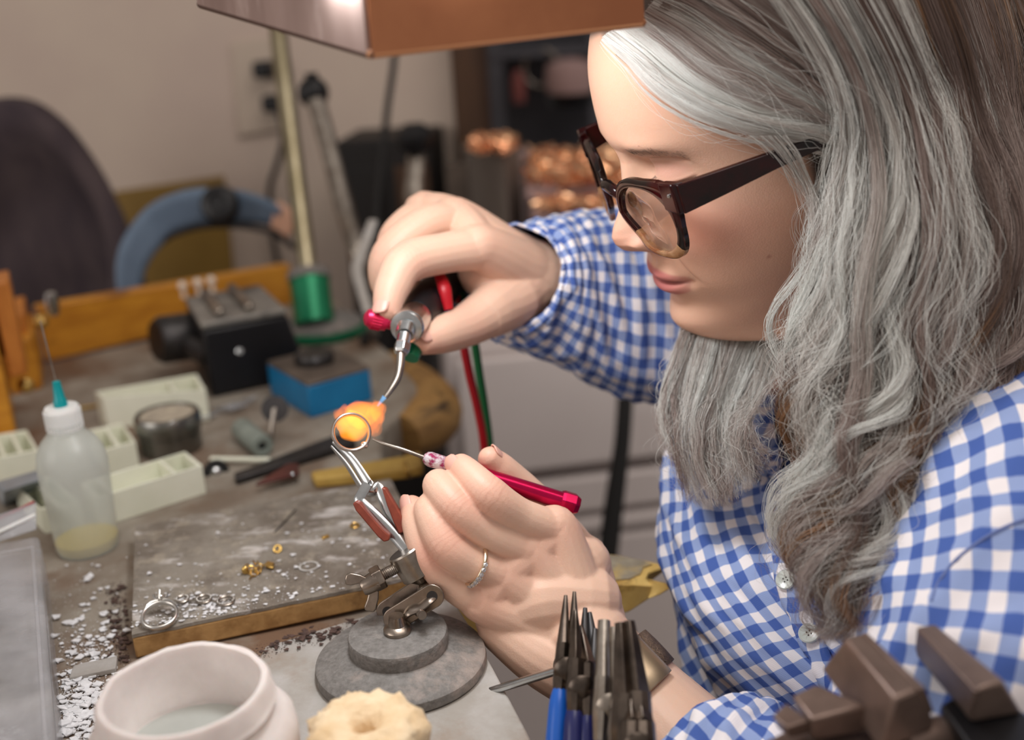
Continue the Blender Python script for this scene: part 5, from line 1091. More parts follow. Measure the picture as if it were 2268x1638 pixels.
# upper arms, shoulders and neck under the clothes
NB = hd(-100, 0, -150)
shL, shR = P(2330, 1160, .575), P(1640, 800, .80)
limb([J(1720, 1890, .560), J(1950, 1930, .545), J(2150, 1700, .545), shL], [.034, .036, .040, .042], n=30)
limb([J(1600, 730, .835), shR], [.036, .024]); nb2 = P(1930, 960, .70)
limb([shL, nb2, shR], [.034, .036, .024]); limb([nb2, NB, hd(-100, 0, -120)], [.052, .054, .050], n=20, seg=28)
limb([nb2, P(1980, 1300, .69), P(2010, 1640, .70)], [.05, .065, .065], n=16)
me = bpy.data.meshes.new('tmp'); me.from_pydata(bodyb.v, [], bodyb.f); tmp = bpy.data.objects.new('tmp', me); COL.objects.link(tmp)
bm = bmesh.new(); bm.from_mesh(me); bmesh.ops.recalc_face_normals(bm, faces=bm.faces[:]); bm.to_mesh(me); bm.free()
r_ = tmp.modifiers.new('grow', 'REMESH'); r_.mode = 'VOXEL'; r_.voxel_size = .00098
s_ = tmp.modifiers.new('soft', 'SMOOTH'); s_.factor = .5; s_.iterations = 3
dg = bpy.context.evaluated_depsgraph_get(); em = tmp.evaluated_get(dg).to_mesh()
nv = len(em.vertices); BV = np.empty(nv*3); em.vertices.foreach_get('co', BV); BV = BV.reshape(-1, 3)
BF = [tuple(p.vertices) for p in em.polygons]
tmp.evaluated_get(dg).to_mesh_clear(); bpy.data.objects.remove(tmp)
BC = np.broadcast_to(np.array(lin(222, 184, 161)[:3]), BV.shape).copy()
for q_, r_, s_ in [(A_[k], .011, .62) for A_ in (IDX, MID, RIN, PIN, IDR, MIR, RIR, THR) for k in (0, 2)]+[(A_[4], .010, .45) for A_ in (IDX, PIN, THB, IDR, THR)]:
    t_ = s_*np.exp(-((BV-q_)**2).sum(1)/(r_*r_)); BC = BC*(1-t_[:, None])+np.array(lin(214, 134, 116)[:3])*t_[:, None]
# knuckle creases
for A_ in (IDX, MID, RIN, IDR):
    ax_ = A_[1]-A_[3]; ax_ /= np.linalg.norm(ax_)
    for o_ in (-.0042, -.0014, .0014, .004):
        rel = BV-A_[2]; al_ = rel@ax_; dd2 = (rel**2).sum(1); t_ = .42*np.exp(-((al_-o_-.0006*np.sin(rel[:, 2]*900))/.00042)**2)*np.exp(-dd2/.013**2); BC = BC*(1-t_[:, None])+np.array(lin(186, 120, 100)[:3])*t_[:, None]
AV = np.vstack([BV, HV]); AF = BF+[tuple(i+nv for i in f) for f in HFc]; AC = np.vstack([BC, HC])
person = thing('person', 'woman with long wavy grey hair in blue white gingham shirt soldering a ring', 'person', P(1980, 1640, .70)*np.array([1, 1, 0]))
po = np.array(org(person))
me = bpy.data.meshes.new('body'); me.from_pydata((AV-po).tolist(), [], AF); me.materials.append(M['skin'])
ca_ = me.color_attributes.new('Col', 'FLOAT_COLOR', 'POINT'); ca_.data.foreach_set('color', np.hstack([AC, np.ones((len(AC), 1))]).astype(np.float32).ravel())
bm = bmesh.new(); bm.from_mesh(me); bmesh.ops.recalc_face_normals(bm, faces=bm.faces[:]); bm.to_mesh(me); bm.free()
for p in me.polygons: p.use_smooth = True
body = bpy.data.objects.new('body', me); link(body, person)
# ---- nails
def nail(tip, prev, facing, w, l, off):
    a_ = np.array(tip)-np.array(prev); a_ /= np.linalg.norm(a_); n_ = np.array(facing, float); n_ -= a_*(n_@a_); n_ /= np.linalg.norm(n_); s_ = np.cross(a_, n_)
    rows = []
    for i in range(9):
        v_ = -1+2*i/8; ww = w*math.sqrt(max(0.04, 1-abs(v_)**3.2)); row = []
        for k in range(9):
            u_ = -1+2*k/8; row.append(np.array(tip)+a_*(l*v_)+s_*ww*u_+n_*(off-w*.42*u_*u_*(ww/w)**2-.0006*v_*v_))
        rows.append(row)
    mb = MB(); mb.grid(rows); return mb.build('fingernail', M['nail'], person, solid=.0007, angle=80)
nail(IDR[4]+(IDR[4]-IDR[3])*.10, IDR[3], -FWD*.7+UPV*.55-RGT*.35, .0058, .0066, .0086)
nail(THR[4]*1.0+(THR[4]-THR[3])*.12, THR[3], UPV*.35-FWD*.85-RGT*.1, .0056, .0064, .0084)
nail(PIN[4], PIN[3], -FWD*.8-RGT*.5, .0046, .0058, .0068)
nail(IDX[4]+(IDX[4]-IDX[3])*.2, IDX[3], -RGT*.85+UPV*.35-FWD*.35, .0050, .0056, .0076)
nail(THB[4], THB[3], UPV*.75+RGT*.5-FWD*.1, .0050, .0056, .0074)

# ---- shirt
def loft(rings, nring, nseg, sq=1.0):      # rings: (centre, e1, e2) -> points and arc-length uv
    C_ = catmull([r[0] for r in rings], nring); E1 = catmull([r[1] for r in rings], nring); E2 = catmull([r[2] for r in rings], nring)
    pts = np.empty((nring, nseg+1, 3)); w = np.linspace(0, 2*PI, nseg+1)
    cs, sn = np.sign(np.cos(w))*np.abs(np.cos(w))**sq, np.sign(np.sin(w))*np.abs(np.sin(w))**sq
    for i in range(nring): pts[i] = C_[i]+np.outer(cs, E1[i])+np.outer(sn, E2[i])
    return pts
def wrinkle(pts, amp, fx, fy, seed, ridged=True):
    n, m = pts.shape[:2]; out = pts.copy(); du = np.gradient(pts, axis=0); dv = np.gradient(pts, axis=1); nn_ = np.cross(dv, du); nn_ /= np.linalg.norm(nn_, axis=-1, keepdims=True)+1e-9
    cen = pts.mean(axis=1, keepdims=True); sg = np.sign(((pts-cen)*nn_).sum(-1, keepdims=True).mean()); nn_ *= sg
    for i in range(n):
        for k in range(m):
            kk = k % (m-1); w = 2*PI*kk/(m-1); a_ = i/n*fx
            v_ = Vector((a_+math.cos(w)*.6, fy*math.cos(w)+a_*.7, fy*math.sin(w)+seed)); f_ = mnoise.noise(v_)
            f_ = (1-abs(f_)*2.2)*.8 if ridged else f_
            out[i, k] += nn_[i, k]*amp*(f_+.35*mnoise.noise(v_*2.6))
    return out
def clothmesh(name, pts, parent, rot=0.0, scale=1.0, solid=.0012, vref=None):
    n, m = pts.shape[:2]
    du = np.linalg.norm(np.diff(pts, axis=1), axis=-1).mean(axis=0); U_ = np.concatenate([[0], np.cumsum(du)])
    dv = np.linalg.norm(np.diff(pts, axis=0), axis=-1).mean(axis=1); V_ = np.concatenate([[0], np.cumsum(dv)])
    uv = np.stack(np.meshgrid(V_, U_, indexing='ij'), -1).reshape(-1, 2)[:, ::-1]*scale
    c, s_ = math.cos(rot), math.sin(rot); uv = uv@np.array([[c, -s_], [s_, c]])
    mb = MB(); mb.grid(pts); return mb.build(name, M['gingham'], parent, solid=solid, angle=85, uv=uv)
TL = np.array([.72, -.69, 0]); TF = np.array([-.69, -.72, 0]); TL /= np.linalg.norm(TL); TF /= np.linalg.norm(TF)
UP3 = np.array([0, 0, 1.])
tor = []
for (x, y, d, a_, b_, tl) in ((1985, 1760, .90, .155, .120, 0), (1978, 1600, .885, .155, .122, .0), (1965, 1420, .865, .160, .128, .0), (1950, 1250, .85, .165, .130, .02), (1945, 1110, .845, .168, .118, .04), (1945, 1000, .85, .165, .095, .05), (1945, 930, .86, .135, .07, .06), (1940, 880, .868, .07, .060, .06)):
    tor.append((P(x, y, d*DS), TL*a_*DS, TF*b_*DS+UP3*-tl*DS))
tp_ = loft(tor, 110, 150, .92); tp_ = wrinkle(tp_, .0075, 5, 2.2, 3); tp_ = wrinkle(tp_, .0022, 14, 5, 9)
shirt = clothmesh('shirt', tp_, person, rot=.72)
def along(path, rad, n, m, first=None):
    path = catmull(path, n); rad = np.interp(np.linspace(0, len(rad)-1, n), np.arange(len(rad)), rad); T = np.gradient(path, axis=0); w = np.linspace(0, 2*PI, m+1); out = np.empty((n, m+1, 3))
    a_, b_, _ = frame_from(T[0], tuple(UPV))
    for i in range(n):
        t = T[i]/np.linalg.norm(T[i]); a_ = a_-t*(a_@t); a_ /= np.linalg.norm(a_); b_ = np.cross(t, a_); out[i] = path[i]+rad[i]*(np.outer(np.cos(w), a_)+np.outer(np.sin(w), b_))
    return out
sl = along([P(2230, 1010, .640), P(2300, 1120, .575), P(2290, 1300, .545), P(2215, 1520, .530), P(2080, 1760, .530), P(1900, 1930, .540), P(1720, 1930, .556), P(1610, 1780, .580), P(1545, 1695, .598)], [.056, .066, .068, .064, .059, .055, .053, .050, .0455], 120, 110)
sl = wrinkle(sl, .0085, 7, 1.6, 21); sl = wrinkle(sl, .002, 20, 4, 5); clothmesh('sleeve', sl, shirt, rot=.22)
cuf = along([P(1612, 1780, .592), P(1560, 1714, .600), P(1538, 1688, .604)], [.0475, .0470, .0470], 12, 80); cuf = wrinkle(cuf, .0012, 4, 2, 2); clothmesh('cuff', cuf, shirt, rot=.1, solid=.002)
rs_ = [(P(1112, 620, .772), UPV*.0335+RGT*.004, RGT*.040-FWD*.018), (P(1150, 626, .785), UPV*.0385+RGT*.004, RGT*.034-FWD*.030), (P(1250, 644, .812), UPV*.052, RGT*.018-FWD*.046), (P(1370, 668, .835), UPV*.066, RGT*.004-FWD*.054), (P(1490, 690, .845), UPV*.069, -FWD*.056), (P(1610, 760, .835), UPV*.070, -FWD*.055), (P(1720, 880, .82), UPV*.070, -FWD*.05)]
rsl = loft(rs_, 100, 110); rsl = wrinkle(rsl, .0045, 9, 1.5, 31); rsl = wrinkle(rsl, .0016, 18, 4, 15); clothmesh('sleeve', rsl, shirt, rot=.05)
# placket, collar, buttons follow the chest
from mathutils.bvhtree import BVHTree
bv_s = BVHTree.FromPolygons([tuple(p) for p in sl.reshape(-1, 3)], [(i*111+k, i*111+k+1, (i+1)*111+k+1, (i+1)*111+k) for i in range(119) for k in range(110)])
sq_ = []
for x, y in catmull([(2300, 1140), (2240, 1160), (2180, 1190), (2120, 1235), (2080, 1285), (2062, 1330)], 40)[:, :2]:
    h = bv_s.ray_cast(Vector(CAM), Vector(P(x, y, 1.0)-CAM).normalized())
    if h[0] is not None: sq_.append(np.array(h[0])-FWD*.0008)
if len(sq_) > 4: mb = MB(); mb.tube(sq_, .0008, seg=8); mb.build('shoulder_seam', mat('seam_blue', (96, 112, 164)), shirt)
bv_t = BVHTree.FromPolygons([tuple(p) for p in tp_.reshape(-1, 3)], [(i*151+k, i*151+k+1, (i+1)*151+k+1, (i+1)*151+k) for i in range(109) for k in range(150)])
def onshirt(x, y, lift=.002):
    d_ = Vector(P(x, y, 1.0)-CAM).normalized(); h = bv_t.ray_cast(Vector(CAM), d_)
    if h[0] is None: return P(x, y, .75), -FWD
    n_ = np.array(h[1]); n_ = n_ if n_@np.array(d_) < 0 else -n_
    return np.array(h[0])+n_*lift, n_
plc = [(1690, 940), (1700, 1010), (1712, 1080), (1728, 1180), (1748, 1290), (1790, 1400), (1840, 1500), (1880, 1600)]
pw = catmull([(x, y, 0) for x, y in plc], 60); rows = []
for i, p in enumerate(pw):
    t = pw[min(59, i+1)]-pw[max(0, i-1)]; s_ = np.array([-t[1], t[0]])/np.hypot(t[0], t[1]); rows.append([onshirt(p[0]+s_[0]*k*26, p[1]+s_[1]*k*26, .0030-.0006*abs(k))[0] for k in (1, .5, 0, -.5, -1)])
clothmesh('placket', np.array(rows), shirt, rot=.30, solid=.0016)
for (x, y) in ((1724, 1165), (1747, 1288), (1795, 1410)):
    c, n_ = onshirt(x, y, .0048); mb = MB(); mb.lathe([(0, -.001), (.0052, -.001), (.0058, .0006), (.0052, .0014), (.0036, .0009), (0, .0007)], c, axis=n_, seg=28); b_ = mb.build('button', M['button'], shirt)
    a2, b2, _ = frame_from(n_)
    mb = MB()
    for sx_, sy_ in ((1, 0), (-1, 0), (0, 1), (0, -1)): mb.ball(c+n_*.0010+(a2*sx_+b2*sy_)*.0013, .00045, 8, 6)
    mb.build('thread_holes', M['darksteel'], shirt)
colp = [(1662, 905), (1690, 960), (1712, 1045), (1722, 1110), (1735, 1060), (1790, 980), (1840, 900)]
ca2 = catmull([np.append(p, 0) for p in [(1650, 880), (1676, 960), (1706, 1060), (1722, 1108)]], 16); cb2 = catmull([np.append(p, 0) for p in [(1850, 860), (1810, 950), (1760, 1040), (1726, 1110)]], 16)
rows = [[onshirt(a_[0]*(1-k)+b_[0]*k, a_[1]*(1-k)+b_[1]*k, .006+.004*math.sin(PI*k))[0] for k in np.linspace(0, 1, 9)] for a_, b_ in zip(ca2, cb2)]
clothmesh('collar', np.array(rows), shirt, rot=.5, solid=.0025)

# ---- hair: strands grown along hand laid locks
def outside_head(Q):
    rel = (Q-HN)/HS; L3 = np.stack([rel@HF, rel@HL, rel@HU], -1); c, r = EC, ER
    k = np.sqrt((((L3-c)/r)**2).sum(-1, keepdims=True)); L3 = np.where(k < 1, c+(L3-c)/np.maximum(k, .2), L3)
    return hdv(L3)
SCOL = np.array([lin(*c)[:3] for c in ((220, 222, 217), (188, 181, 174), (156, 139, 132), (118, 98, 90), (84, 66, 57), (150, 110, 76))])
strands = []; srad = []; scol = []
K_ = 34
EC, ER = np.array([-90, 0, 18.]), np.array([103., 85, 105.])
def skullhit(x, y, k=1.03):     # depth at which the line of sight meets the skull, or None
    v = FWD+RGT*(x-W/2)/FPX-UPV*(y-H/2)/FPX; B3 = np.array([HF, HL, HU])
    o_ = (B3@(CAM-HN)/HS-EC)/(ER*k); d_ = (B3@v/HS)/(ER*k); a_ = d_@d_; b_ = o_@d_; c_ = o_@o_-1; D2 = b_*b_-a_*c_
    return None if D2 < 0 else (-b_-math.sqrt(D2))/a_
def guides_xyz(gs):
    out = []; onhead = gs is PA
    for g_ in gs:
        q = []
        for p in g_:
            d = p[2]*DS; h = skullhit(p[0], p[1], 1.0 if onhead else 1.05)
            if h is not None: d = h if onhead else min(d, h)
            q.append(P(p[0], p[1], d))
        out.append(catmull(q, K_))
    return np.array(out)
def grow(gs, n, nlock, thick, wave, wl, palette, tipmix, frizz=.0006, rad=.0001, short=.35, lockw=.34, seed=1, nsub=7, side_tone=0.0, root=0.0):
    rng = np.random.default_rng(seed); G = guides_xyz(gs); ng = len(G); t = np.linspace(0, 1, K_)
    lc = np.sort(rng.uniform(0, ng-1, nlock)); lph = rng.uniform(0, 2*PI, nlock); lwl = wl*rng.uniform(.7, 1.5, nlock); lam = wave*rng.uniform(.35, 1.4, nlock); ldep = rng.normal(0, thick*.5, nlock); ltn = rng.normal(0, .6, nlock); ldr = rng.normal(0, .20, nlock)
    S = nlock*nsub; sl_ = np.repeat(np.arange(nlock), nsub); sdu = rng.normal(0, lockw, S); sdz = rng.normal(0, thick*.3, S); sph = rng.normal(0, .45, S); stn = rng.normal(0, .45, S); sdr = rng.normal(0, .10, S); sam = rng.uniform(.7, 1.3, S); swv = rng.uniform(0, 7, S)
    li = rng.integers(0, S, n); tcl = np.clip(1.3-.8*t, .45, 1.2)
    glen = np.linalg.norm(np.diff(G, axis=1), axis=-1).sum(1)
    for j in range(n):
        q_ = li[j]; l = sl_[q_]; loose = rng.normal(0, 1)
        u = np.clip(lc[l]+sdu[q_]*tcl+(ldr[l]+sdr[q_])*t+loose*.08*(1-.45*t), 0, ng-1.0001); i0 = u.astype(int); f = (u-i0)[:, None]
        p = G[i0, np.arange(K_)]*(1-f)+G[np.minimum(i0+1, ng-1), np.arange(K_)]*f
        T = np.gradient(p, axis=0); T /= np.linalg.norm(T, axis=1, keepdims=True); side = np.cross(T, FWD); side /= np.linalg.norm(side, axis=1, keepdims=True)+1e-9; dep = np.cross(T, side)
        dep *= np.sign((dep@FWD))[:, None]
        L_ = glen[min(ng-1, int(lc[l]))]; s_ = t*L_; gw = np.clip(t*1.7, 0, 1)**1.3
        ph = lph[l]+sph[q_]+rng.normal(0, .12); am = lam[l]*sam[q_]*(1+.5*np.sin(swv[q_]+s_*9))
        w1 = am*np.sin(2*PI*s_/lwl[l]+ph)*gw; w2 = .9*am*np.cos(2*PI*s_/lwl[l]+ph*1.1)*gw
        a1, a2, a3 = rng.normal(0, frizz, 3); q1, q2 = rng.uniform(0, 7, 2); fz = (a1*np.sin(2*PI*s_/.034+q1)+a2*1.4*np.sin(2*PI*s_/.07+q2)+a3*t*2)*gw
        dz = ldep[l]+sdz[q_]+thick*(.35*min(4, (sdu[q_]/lockw)**2)+rng.normal(0, .10))
        q = p+side*(w1+fz)[:, None]+dep*(w2+dz*np.clip(.35+t*2, 0, 1))[:, None]
        e_ = 1-short*rng.random()**2.2; tt = t*e_; q = np.stack([np.interp(tt, t, q[:, c]) for c in range(3)], 1)
        strands.append(q); r_ = rad*(.7+.7*rng.random()); srad.append(r_*np.interp(t, [0, .8, 1], [1, .9, .35]))
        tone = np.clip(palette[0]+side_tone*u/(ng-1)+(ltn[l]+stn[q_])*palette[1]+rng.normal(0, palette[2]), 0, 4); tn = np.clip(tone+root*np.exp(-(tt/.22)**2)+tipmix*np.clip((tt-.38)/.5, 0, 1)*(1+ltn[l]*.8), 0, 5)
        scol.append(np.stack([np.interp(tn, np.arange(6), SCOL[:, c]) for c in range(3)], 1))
def under(gs, name, back, mat_=None, t0=0, t1=1.0):
    G = guides_xyz(gs); G = G[:, int(t0*(K_-1)):int(t1*(K_-1))+1]
    pts = G+FWD*back; mb = MB(); mb.grid(pts); return mb.build(name, mat_ or M['hairbase'], hair_root, solid=.004, angle=80)
hair_root = thing_h = bpy.data.objects.new('hair', None); link(hair_root, person)
PA = [
 [(1334, 84, .800), (1392, 132, .785), (1452, 190, .766), (1550, 250, .745), (1680, 290, .728), (1790, 304, .718), (1850, 330, .712), (1880, 420, .712)],
 [(1372, 62, .795), (1432, 112, .776), (1512, 182, .753), (1612, 238, .736), (1722, 270, .722), (1822, 288, .714), (1872, 335, .708), (1895, 420, .708)],
 [(1420, 40, .786), (1490, 88, .766), (1582, 162, .743), (1682, 216, .728), (1782, 248, .716), (1862, 290, .710), (1902, 360, .706), (1915, 440, .706)],
 [(1450, 0, .782), (1540, 48, .760), (1652, 126, .738), (1752, 186, .722), (1832, 240, .712), (1892, 310, .707), (1930, 400, .704), (1940, 470, .704)],
 [(1480, -60, .782), (1590, 0, .758), (1712, 86, .734), (1802, 158, .718), (1872, 230, .710), (1922, 320, .705), (1955, 420, .702), (1960, 500, .702)],
 [(1540, -120, .780), (1650, -40, .754), (1770, 60, .730), (1852, 145, .716), (1912, 240, .707), (1952, 340, .703), (1980, 450, .700), (1985, 540, .700)]]
PBg = [
 [(1600, -130, .765), (1720, 10, .738), (1815, 170, .720), (1848, 300, .714), (1822, 420, .711), (1804, 540, .711), (1797, 640, .712), (1766, 730, .712), (1752, 800, .712), (1772, 900, .708), (1802, 980, .702), (1790, 1060, .698), (1756, 1150, .695), (1768, 1230, .690), (1826, 1330, .686), (1818, 1440, .684)],
 [(1640, -140, .762), (1770, 20, .730), (1858, 180, .713), (1894, 320, .707), (1882, 450, .704), (1850, 570, .704), (1852, 700, .704), (1840, 800, .704), (1802, 890, .702), (1812, 970, .698), (1858, 1050, .694), (1848, 1140, .690), (1796, 1230, .687), (1806, 1300, .684), (1866, 1370, .680), (1866, 1425, .678)],
 [(1710, -150, .758), (1836, 30, .724), (1916, 200, .706), (1955, 345, .700), (1962, 480, .698), (1932, 620, .698), (1922, 740, .698), (1930, 840, .698), (1902, 930, .697), (1872, 1015, .694), (1908, 1095, .690), (1908, 1180, .687), (1862, 1260, .684), (1862, 1325, .682), (1918, 1385, .678), (1912, 1430, .676)],
 [(1790, -160, .756), (1896, 40, .720), (1974, 205, .702), (2012, 360, .697), (2030, 500, .695), (2020, 640, .695), (1992, 760, .695), (2008, 870, .695), (2008, 960, .695), (1962, 1045, .693), (1970, 1125, .689), (1978, 1205, .686), (1932, 1275, .684), (1912, 1335, .682), (1945, 1395, .680)],
 [(1880, -160, .760), (1972, 45, .722), (2042, 210, .704), (2082, 360, .699), (2110, 510, .697), (2108, 660, .697), (2080, 790, .697), (2082, 890, .698), (2088, 980, .698), (2052, 1065, .697), (2024, 1145, .694), (2030, 1215, .692), (1992, 1285, .690), (1966, 1340, .688)],
 [(1970, -160, .772), (2052, 50, .732), (2112, 220, .713), (2152, 380, .707), (2188, 540, .706), (2196, 690, .706), (2178, 820, .707), (2160, 920, .707), (2158, 1000, .707), (2128, 1080, .706), (2086, 1160, .703), (2066, 1235, .700), (2050, 1290, .700)],
 [(2070, -150, .792), (2142, 60, .752), (2192, 230, .730), (2232, 400, .722), (2268, 560, .720), (2282, 720, .718), (2262, 850, .716), (2226, 950, .714), (2200, 1020, .712), (2160, 1100, .709), (2110, 1170, .706)],
 [(2190, -140, .825), (2252, 80, .785), (2292, 260, .762), (2332, 430, .750), (2366, 600, .744), (2372, 760, .738), (2340, 880, .732), (2290, 965, .726), (2230, 1040, .718)],
 [(2330, -100, .87), (2384, 120, .83), (2424, 320, .805), (2462, 500, .790), (2478, 700, .775), (2450, 850, .760), (2390, 960, .745)]]
PC = [
 [(1580, 560, .89), (1530, 680, .865), (1496, 780, .85), (1474, 870, .84), (1474, 950, .832), (1500, 1040, .825), (1520, 1110, .820)],
 [(1620, 580, .885), (1570, 710, .86), (1540, 810, .845), (1522, 900, .833), (1528, 980, .825), (1552, 1060, .818), (1566, 1125, .812)],
 [(1680, 600, .88), (1625, 740, .855), (1590, 850, .838), (1570, 940, .826), (1586, 1020, .818), (1606, 1080, .810), (1614, 1120, .806)],
 [(1730, 640, .87), (1680, 770, .845), (1650, 860, .83), (1626, 930, .818), (1630, 990, .810), (1650, 1040, .803), (1670, 1080, .800)],
 [(1790, 690, .85), (1740, 790, .83), (1700, 860, .815), (1668, 910, .805), (1660, 950, .797), (1680, 990, .792), (1712, 1010, .788)]]
PD = [[(1650, 300, .74), (1690, 330, .74), (1730, 380, .735), (1765, 440, .73), (1790, 520, .72)], [(1690, 300, .735), (1725, 335, .733), (1762, 390, .728), (1790, 450, .722), (1806, 530, .715)], [(1740, 300, .73), (1772, 345, .725), (1798, 410, .718), (1812, 480, .712), (1822, 560, .708)]]
grow(PC, 2800, 22, .008, .0022, .10, (.75, .75, .35), 1.2, frizz=.0006, rad=.00008, seed=5, lockw=.34, short=.62)
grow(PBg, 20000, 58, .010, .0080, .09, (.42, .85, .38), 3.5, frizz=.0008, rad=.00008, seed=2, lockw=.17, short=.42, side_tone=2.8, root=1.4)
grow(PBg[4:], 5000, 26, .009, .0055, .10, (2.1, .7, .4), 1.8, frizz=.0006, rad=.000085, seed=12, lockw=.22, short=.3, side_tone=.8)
grow(PA, 7000, 30, .004, .0008, .14, (.35, .8, .35), .2, frizz=.0003, rad=.000085, seed=3, lockw=.20, short=.16, side_tone=1.9)
grow(PD, 120, 8, .002, .0010, .05, (.8, .5, .4), .3, frizz=.0006, rad=.00007, seed=14, lockw=.35, short=.4)
grow(PBg, 2400, 90, .016, .008, .06, (.2, .5, .4), .8, frizz=.0032, rad=.00006, seed=8, lockw=.6, short=.55)
grow(PA, 150, 40, .011, .0035, .07, (.3, .5, .3), 0, frizz=.003, rad=.00006, seed=9, lockw=.6, short=.4)
grow(PC, 200, 20, .014, .005, .06, (.2, .5, .4), .3, frizz=.0036, rad=.00006, seed=10, lockw=.6, short=.4)
Q = np.array(strands); Q = outside_head(Q)
hcu = bpy.data.hair_curves.new('strands'); hcu.add_curves([K_]*len(Q))
hcu.position_data.foreach_set('vector', (Q.reshape(-1, 3)-po).astype(np.float32).ravel())
ra = hcu.attributes.get('radius') or hcu.attributes.new('radius', 'FLOAT', 'POINT'); ra.data.foreach_set('value', np.array(srad).astype(np.float32).ravel())
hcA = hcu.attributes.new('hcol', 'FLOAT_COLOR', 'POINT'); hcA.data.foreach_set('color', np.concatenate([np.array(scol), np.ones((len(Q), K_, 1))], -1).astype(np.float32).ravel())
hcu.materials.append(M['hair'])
ho = bpy.data.objects.new('hair_strands', hcu); link(ho, hair_root); ho['kind'] = 'stuff'
# lashes and brow hairs
es = []; er_ = []
def lash(p0, d0, d1, L_, r_): 
    t = np.linspace(0, 1, 8)[:, None]; es.append(p0+(d0*(1-t*.5)+d1*t*.5)*t*L_); er_.append(r_*np.linspace(1, .2, 8))
for k in range(70):
    y = 31+RNG.uniform(-13, 14.5); z = -11.4+.016*(y-31)**2
    s = np.argmin((Y-y)**2*1+(Z-z)**2*1+(ct_ < 0)*1e6); p0 = head_pts.reshape(-1, 3)[s]
    lash(p0, HF*.9-HU*.7+HL*(y-31)*.02, HF*.9+HU*.25+HL*(y-31)*.05, .0075+.002*RNG.random(), .00011)
for k in range(160):
    y = RNG.uniform(14, 46)*1.0; z = 8.0-.05*(y-30)-.013*(y-30)**2+RNG.normal(0, 1.3)
    s = np.argmin((Y-y)**2+(Z-z)**2+(ct_ < 0)*1e6); p0 = head_pts.reshape(-1, 3)[s]
    lash(p0, HL*.8+HU*.35+HF*.15, HL*.9-HU*.05, .005+.003*RNG.random(), .00006)
hc2 = bpy.data.hair_curves.new('lashes'); hc2.add_curves([8]*len(es)); hc2.position_data.foreach_set('vector', (np.array(es).reshape(-1, 3)-po).astype(np.float32).ravel())
ra = hc2.attributes.get('radius') or hc2.attributes.new('radius', 'FLOAT', 'POINT'); ra.data.foreach_set('value', np.array(er_).astype(np.float32).ravel())
hc2.materials.append(mat('lash_brown', (58, 44, 40), None, rough=.5)); lo_ = bpy.data.objects.new('lashes_and_brow', hc2); link(lo_, person); lo_['kind'] = 'stuff'
under(PBg, 'under_hair', .012, t0=.0, t1=.74); under(PC, 'under_hair', .010, t0=.1, t1=.6); under(PA, 'under_hair', .006, t0=.12, t1=1)

# ================================================================== GLASSES
gl = thing('spectacles', 'thick dark tortoiseshell spectacles fading to clear rims on the woman', 'glasses', hd(0, 0, -20))
def gx(y, z): return 13.2-.19*max(0, y-6)-.035*(z+21)
def rimpts(sgn, n=84):
    inn, out = [], []
    for k in range(n):
        w = 2*PI*k/n; c, s_ = math.cos(w), math.sin(w); pw = lambda v, e: math.copysign(abs(v)**e, v)
        u, v = 25.5*pw(c, 2/2.35), 16.8*pw(s_, 2/2.35); fl = max(0, c)*max(0, s_)*2; cut = max(0, -c)*max(0, -s_)*2; u *= 1-.40*cut; v *= 1-.12*cut
        inn.append((37+u, -21.5+v+.6*u*.06))
        u, v = (30.5 if c > 0 else 28)*pw(c, 2/2.8)+3.2*fl, (20.5 if s_ > 0 else 20)*pw(s_, 2/2.8)+2.8*fl; u *= 1-.40*cut; v *= 1-.12*cut
        out.append((37+u, -21.5+v+.6*u*.06))
    return inn, out
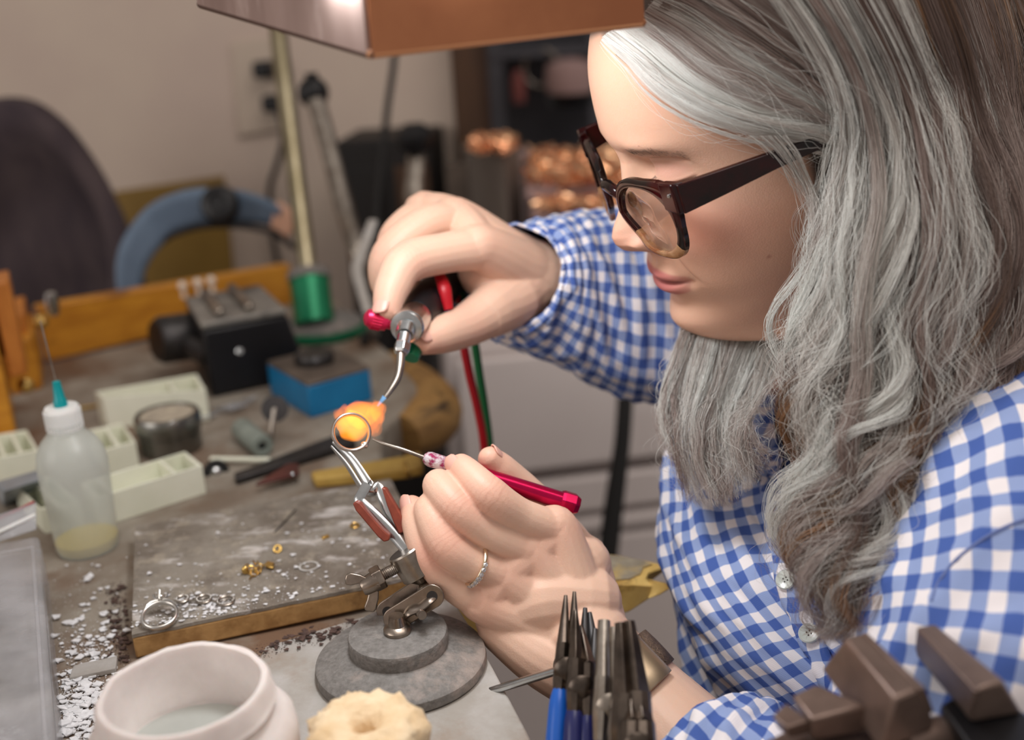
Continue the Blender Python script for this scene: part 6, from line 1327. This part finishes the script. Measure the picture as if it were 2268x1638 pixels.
for sgn in (1, -1):
    inn, out = rimpts(sgn); rows = []
    for (yi, zi), (yo, zo) in zip(inn, out):
        tp = np.clip((zo+21)/20, -1, 1); dp = 1.7+.8*max(0, tp); row = []
        for f_, o_ in ((0, 1), (.25, 1.12), (.75, 1.05), (1, .6), (1, -.6), (.75, -1), (.2, -1), (0, -.8)):
            y_, z_ = yi+(yo-yi)*f_, zi+(zo-zi)*f_; row.append(hd(gx(y_, z_)+o_*dp, sgn*y_, z_))
        rows.append(row)
    rows.append(rows[0])
    mb = MB(); mb.grid(np.array(rows), closed_u=True); fr_ = mb.build('rim', [M['tortoise'], M['tortoiselight']], gl, angle=50)
    for pol in fr_.data.polygons:
        if np.mean([out[(v // 8) % 84][1] for v in pol.vertices]) < -33: pol.material_index = 1
    mb = MB(); Wp = [hd(gx(y_, z_)+.3, sgn*y_, z_) for y_, z_ in inn]; cen = hd(gx(37, -21.5)+.9, sgn*37, -21.5); k = len(Wp)
    mb.add([cen]+Wp, [(0, 1+i, 1+(i+1) % k) for i in range(k)]); mb.build('lens', M['lens'], gl, solid=.0008)
    # hinge block and temple
    cor = hd(6.5, sgn*66, -3)
    q = [hd(6, sgn*60, 2.5), hd(3.5, sgn*71, 2.8), hd(-3, sgn*72.5, 2.4), hd(1, sgn*61, 2.0)]; q2 = [hd(6, sgn*60, -12), hd(3.5, sgn*71, -12.5), hd(-3, sgn*72.5, -12.5), hd(1, sgn*61, -12)]
    mb = MB(); mb.hexa(q2, q); mb.build('end_piece', M['tortoise'], gl, bevel=.0012, bseg=3)
    tt = [(1, 71, 2.0, -12.5), (-20, 74, 1.2, -10.5), (-45, 77, .2, -8), (-64, 79, 0, -7), (-86, 80, -1, -8), (-98, 80, -5, -13), (-112, 78, -16, -26)]
    rows = []
    for x, y, z1_, z0_ in tt: rows.append([hd(x, sgn*(y-1.8), z0_), hd(x, sgn*(y+1.8), z0_), hd(x, sgn*(y+1.8), z1_), hd(x, sgn*(y-1.8), z1_)])
    mb = MB(); mb.grid(np.array(rows), closed_u=True); n4 = len(rows)*4; mb.f += [(0, 1, 2, 3), (n4-1, n4-2, n4-3, n4-4)]; mb.build('temple', M['tortoise'], gl, bevel=.0006, angle=30)
    mb = MB(); mb.lathe([(0, 0), (.0011, 0), (.0008, .0006), (0, .0007)], hd(4.5, sgn*68, -3), axis=HF*.6+HL*sgn*.8, seg=12); mb.build('rivet', M['brightsteel'], gl)
    mb = MB(); mb.ball(hd(6, sgn*9.5, -19), (.0016, .0026, .0050), 14, 10, np.array([HL, HF, HU]).T); mb.build('nose_pad', M['tortoiselight'], gl)
mb = MB(); mb.tube([hd(11, -11, -14), hd(13, -5, -11.5), hd(13, 5, -11.5), hd(11, 11, -14)], [.0036, .0034, .0034, .0036], seg=12, smooth_n=20); mb.build('bridge', M['tortoise'], gl)

# ================================================================== WATCH AND FINGER RING
wt = thing('watch', 'mesh banded watch with plain pale gold clasp on the near wrist', 'watch', P(1420, 1520, .62))
wp = catmull([J(1300, 1420, .635), J(1345, 1475, .631), J(1430, 1566, .622)], 21); wa = wp[20]-wp[12]; wa /= np.linalg.norm(wa)
wc_ = J(1378, 1510, .6275)
a_, b_, _ = frame_from(wa, tuple(UPV)); rows = []; Rw = .0290
for k in range(65):
    w = 2*PI*k/64; o_ = a_*math.cos(w)+b_*math.sin(w); rows.append([wc_+o_*(Rw+.0006*(1-abs(s_)))+wa*s_*.0110 for s_ in (-1, -.33, .33, 1)])
mb = MB(); mb.grid(np.array(rows)); mb.build('mesh_band', M['milanese'], wt, solid=.0014)
def bandpt(ang, s_, lift): o_ = a_*math.cos(ang)+b_*math.sin(ang); return wc_+o_*(Rw+lift)+wa*s_
def angof(x, y):
    return min((2*PI*k/360 for k in range(360)), key=lambda w: np.linalg.norm(np.array(bandpt(w, 0, 0))-P(x, y, .60)))
am = angof(1434, 1464); sg_ = 1
rows = [[bandpt(am+sg_*(.0+.70*(i/8-.5)), -.0140+.0290*j/4, .0022-.0006*(abs(i-4)/4)**3) for j in range(5)] for i in range(9)]
mb = MB(); mb.grid(np.array(rows)); mb.build('clasp', M['claspgold'], wt, solid=.0016, bevel=.0005)
fr2 = thing('finger_ring', 'pale gold band with a row of clear stones on the near ring finger', 'ring', RIN[1])
fa = RIN[1]-RIN[0]; fa /= np.linalg.norm(fa); fcn = RIN[1]*.86+RIN[0]*.14; Rr = .0112
mb = MB(); mb.torus(fcn, Rr, .0010, axis=fa, seg=56, rs=10, sq=1.2); mb.build('ring_band', M['palegold'], fr2)
aa, bb_, _ = frame_from(fa); tow = -FWD*.9-UPV*.35; ang0 = math.atan2(tow@bb_, tow@aa)
for k in range(7):
    w = ang0+(k-3)*.235; o_ = aa*math.cos(w)+bb_*math.sin(w); c = fcn+o_*(Rr+.0012); s_ = .0015+.0004*(k == 3)
    A3 = np.array([fa, np.cross(o_, fa), o_]).T
    mb = MB(); mb.lathe([(0, -.0010), (s_*.95, .0002), (s_*.6, .0008), (0, .0008)], c, axis=o_, seg=8); mb.build('stone', M['gem'], fr2, smooth=False)
    mb = MB()
    for q_ in range(4): w2 = PI/4+q_*PI/2; mb.ball(c+A3@np.array([math.cos(w2)*s_*1.05, math.sin(w2)*s_*1.05, .0004]), .00032, 6, 5)
    mb.build('claws', M['palegold'], fr2)
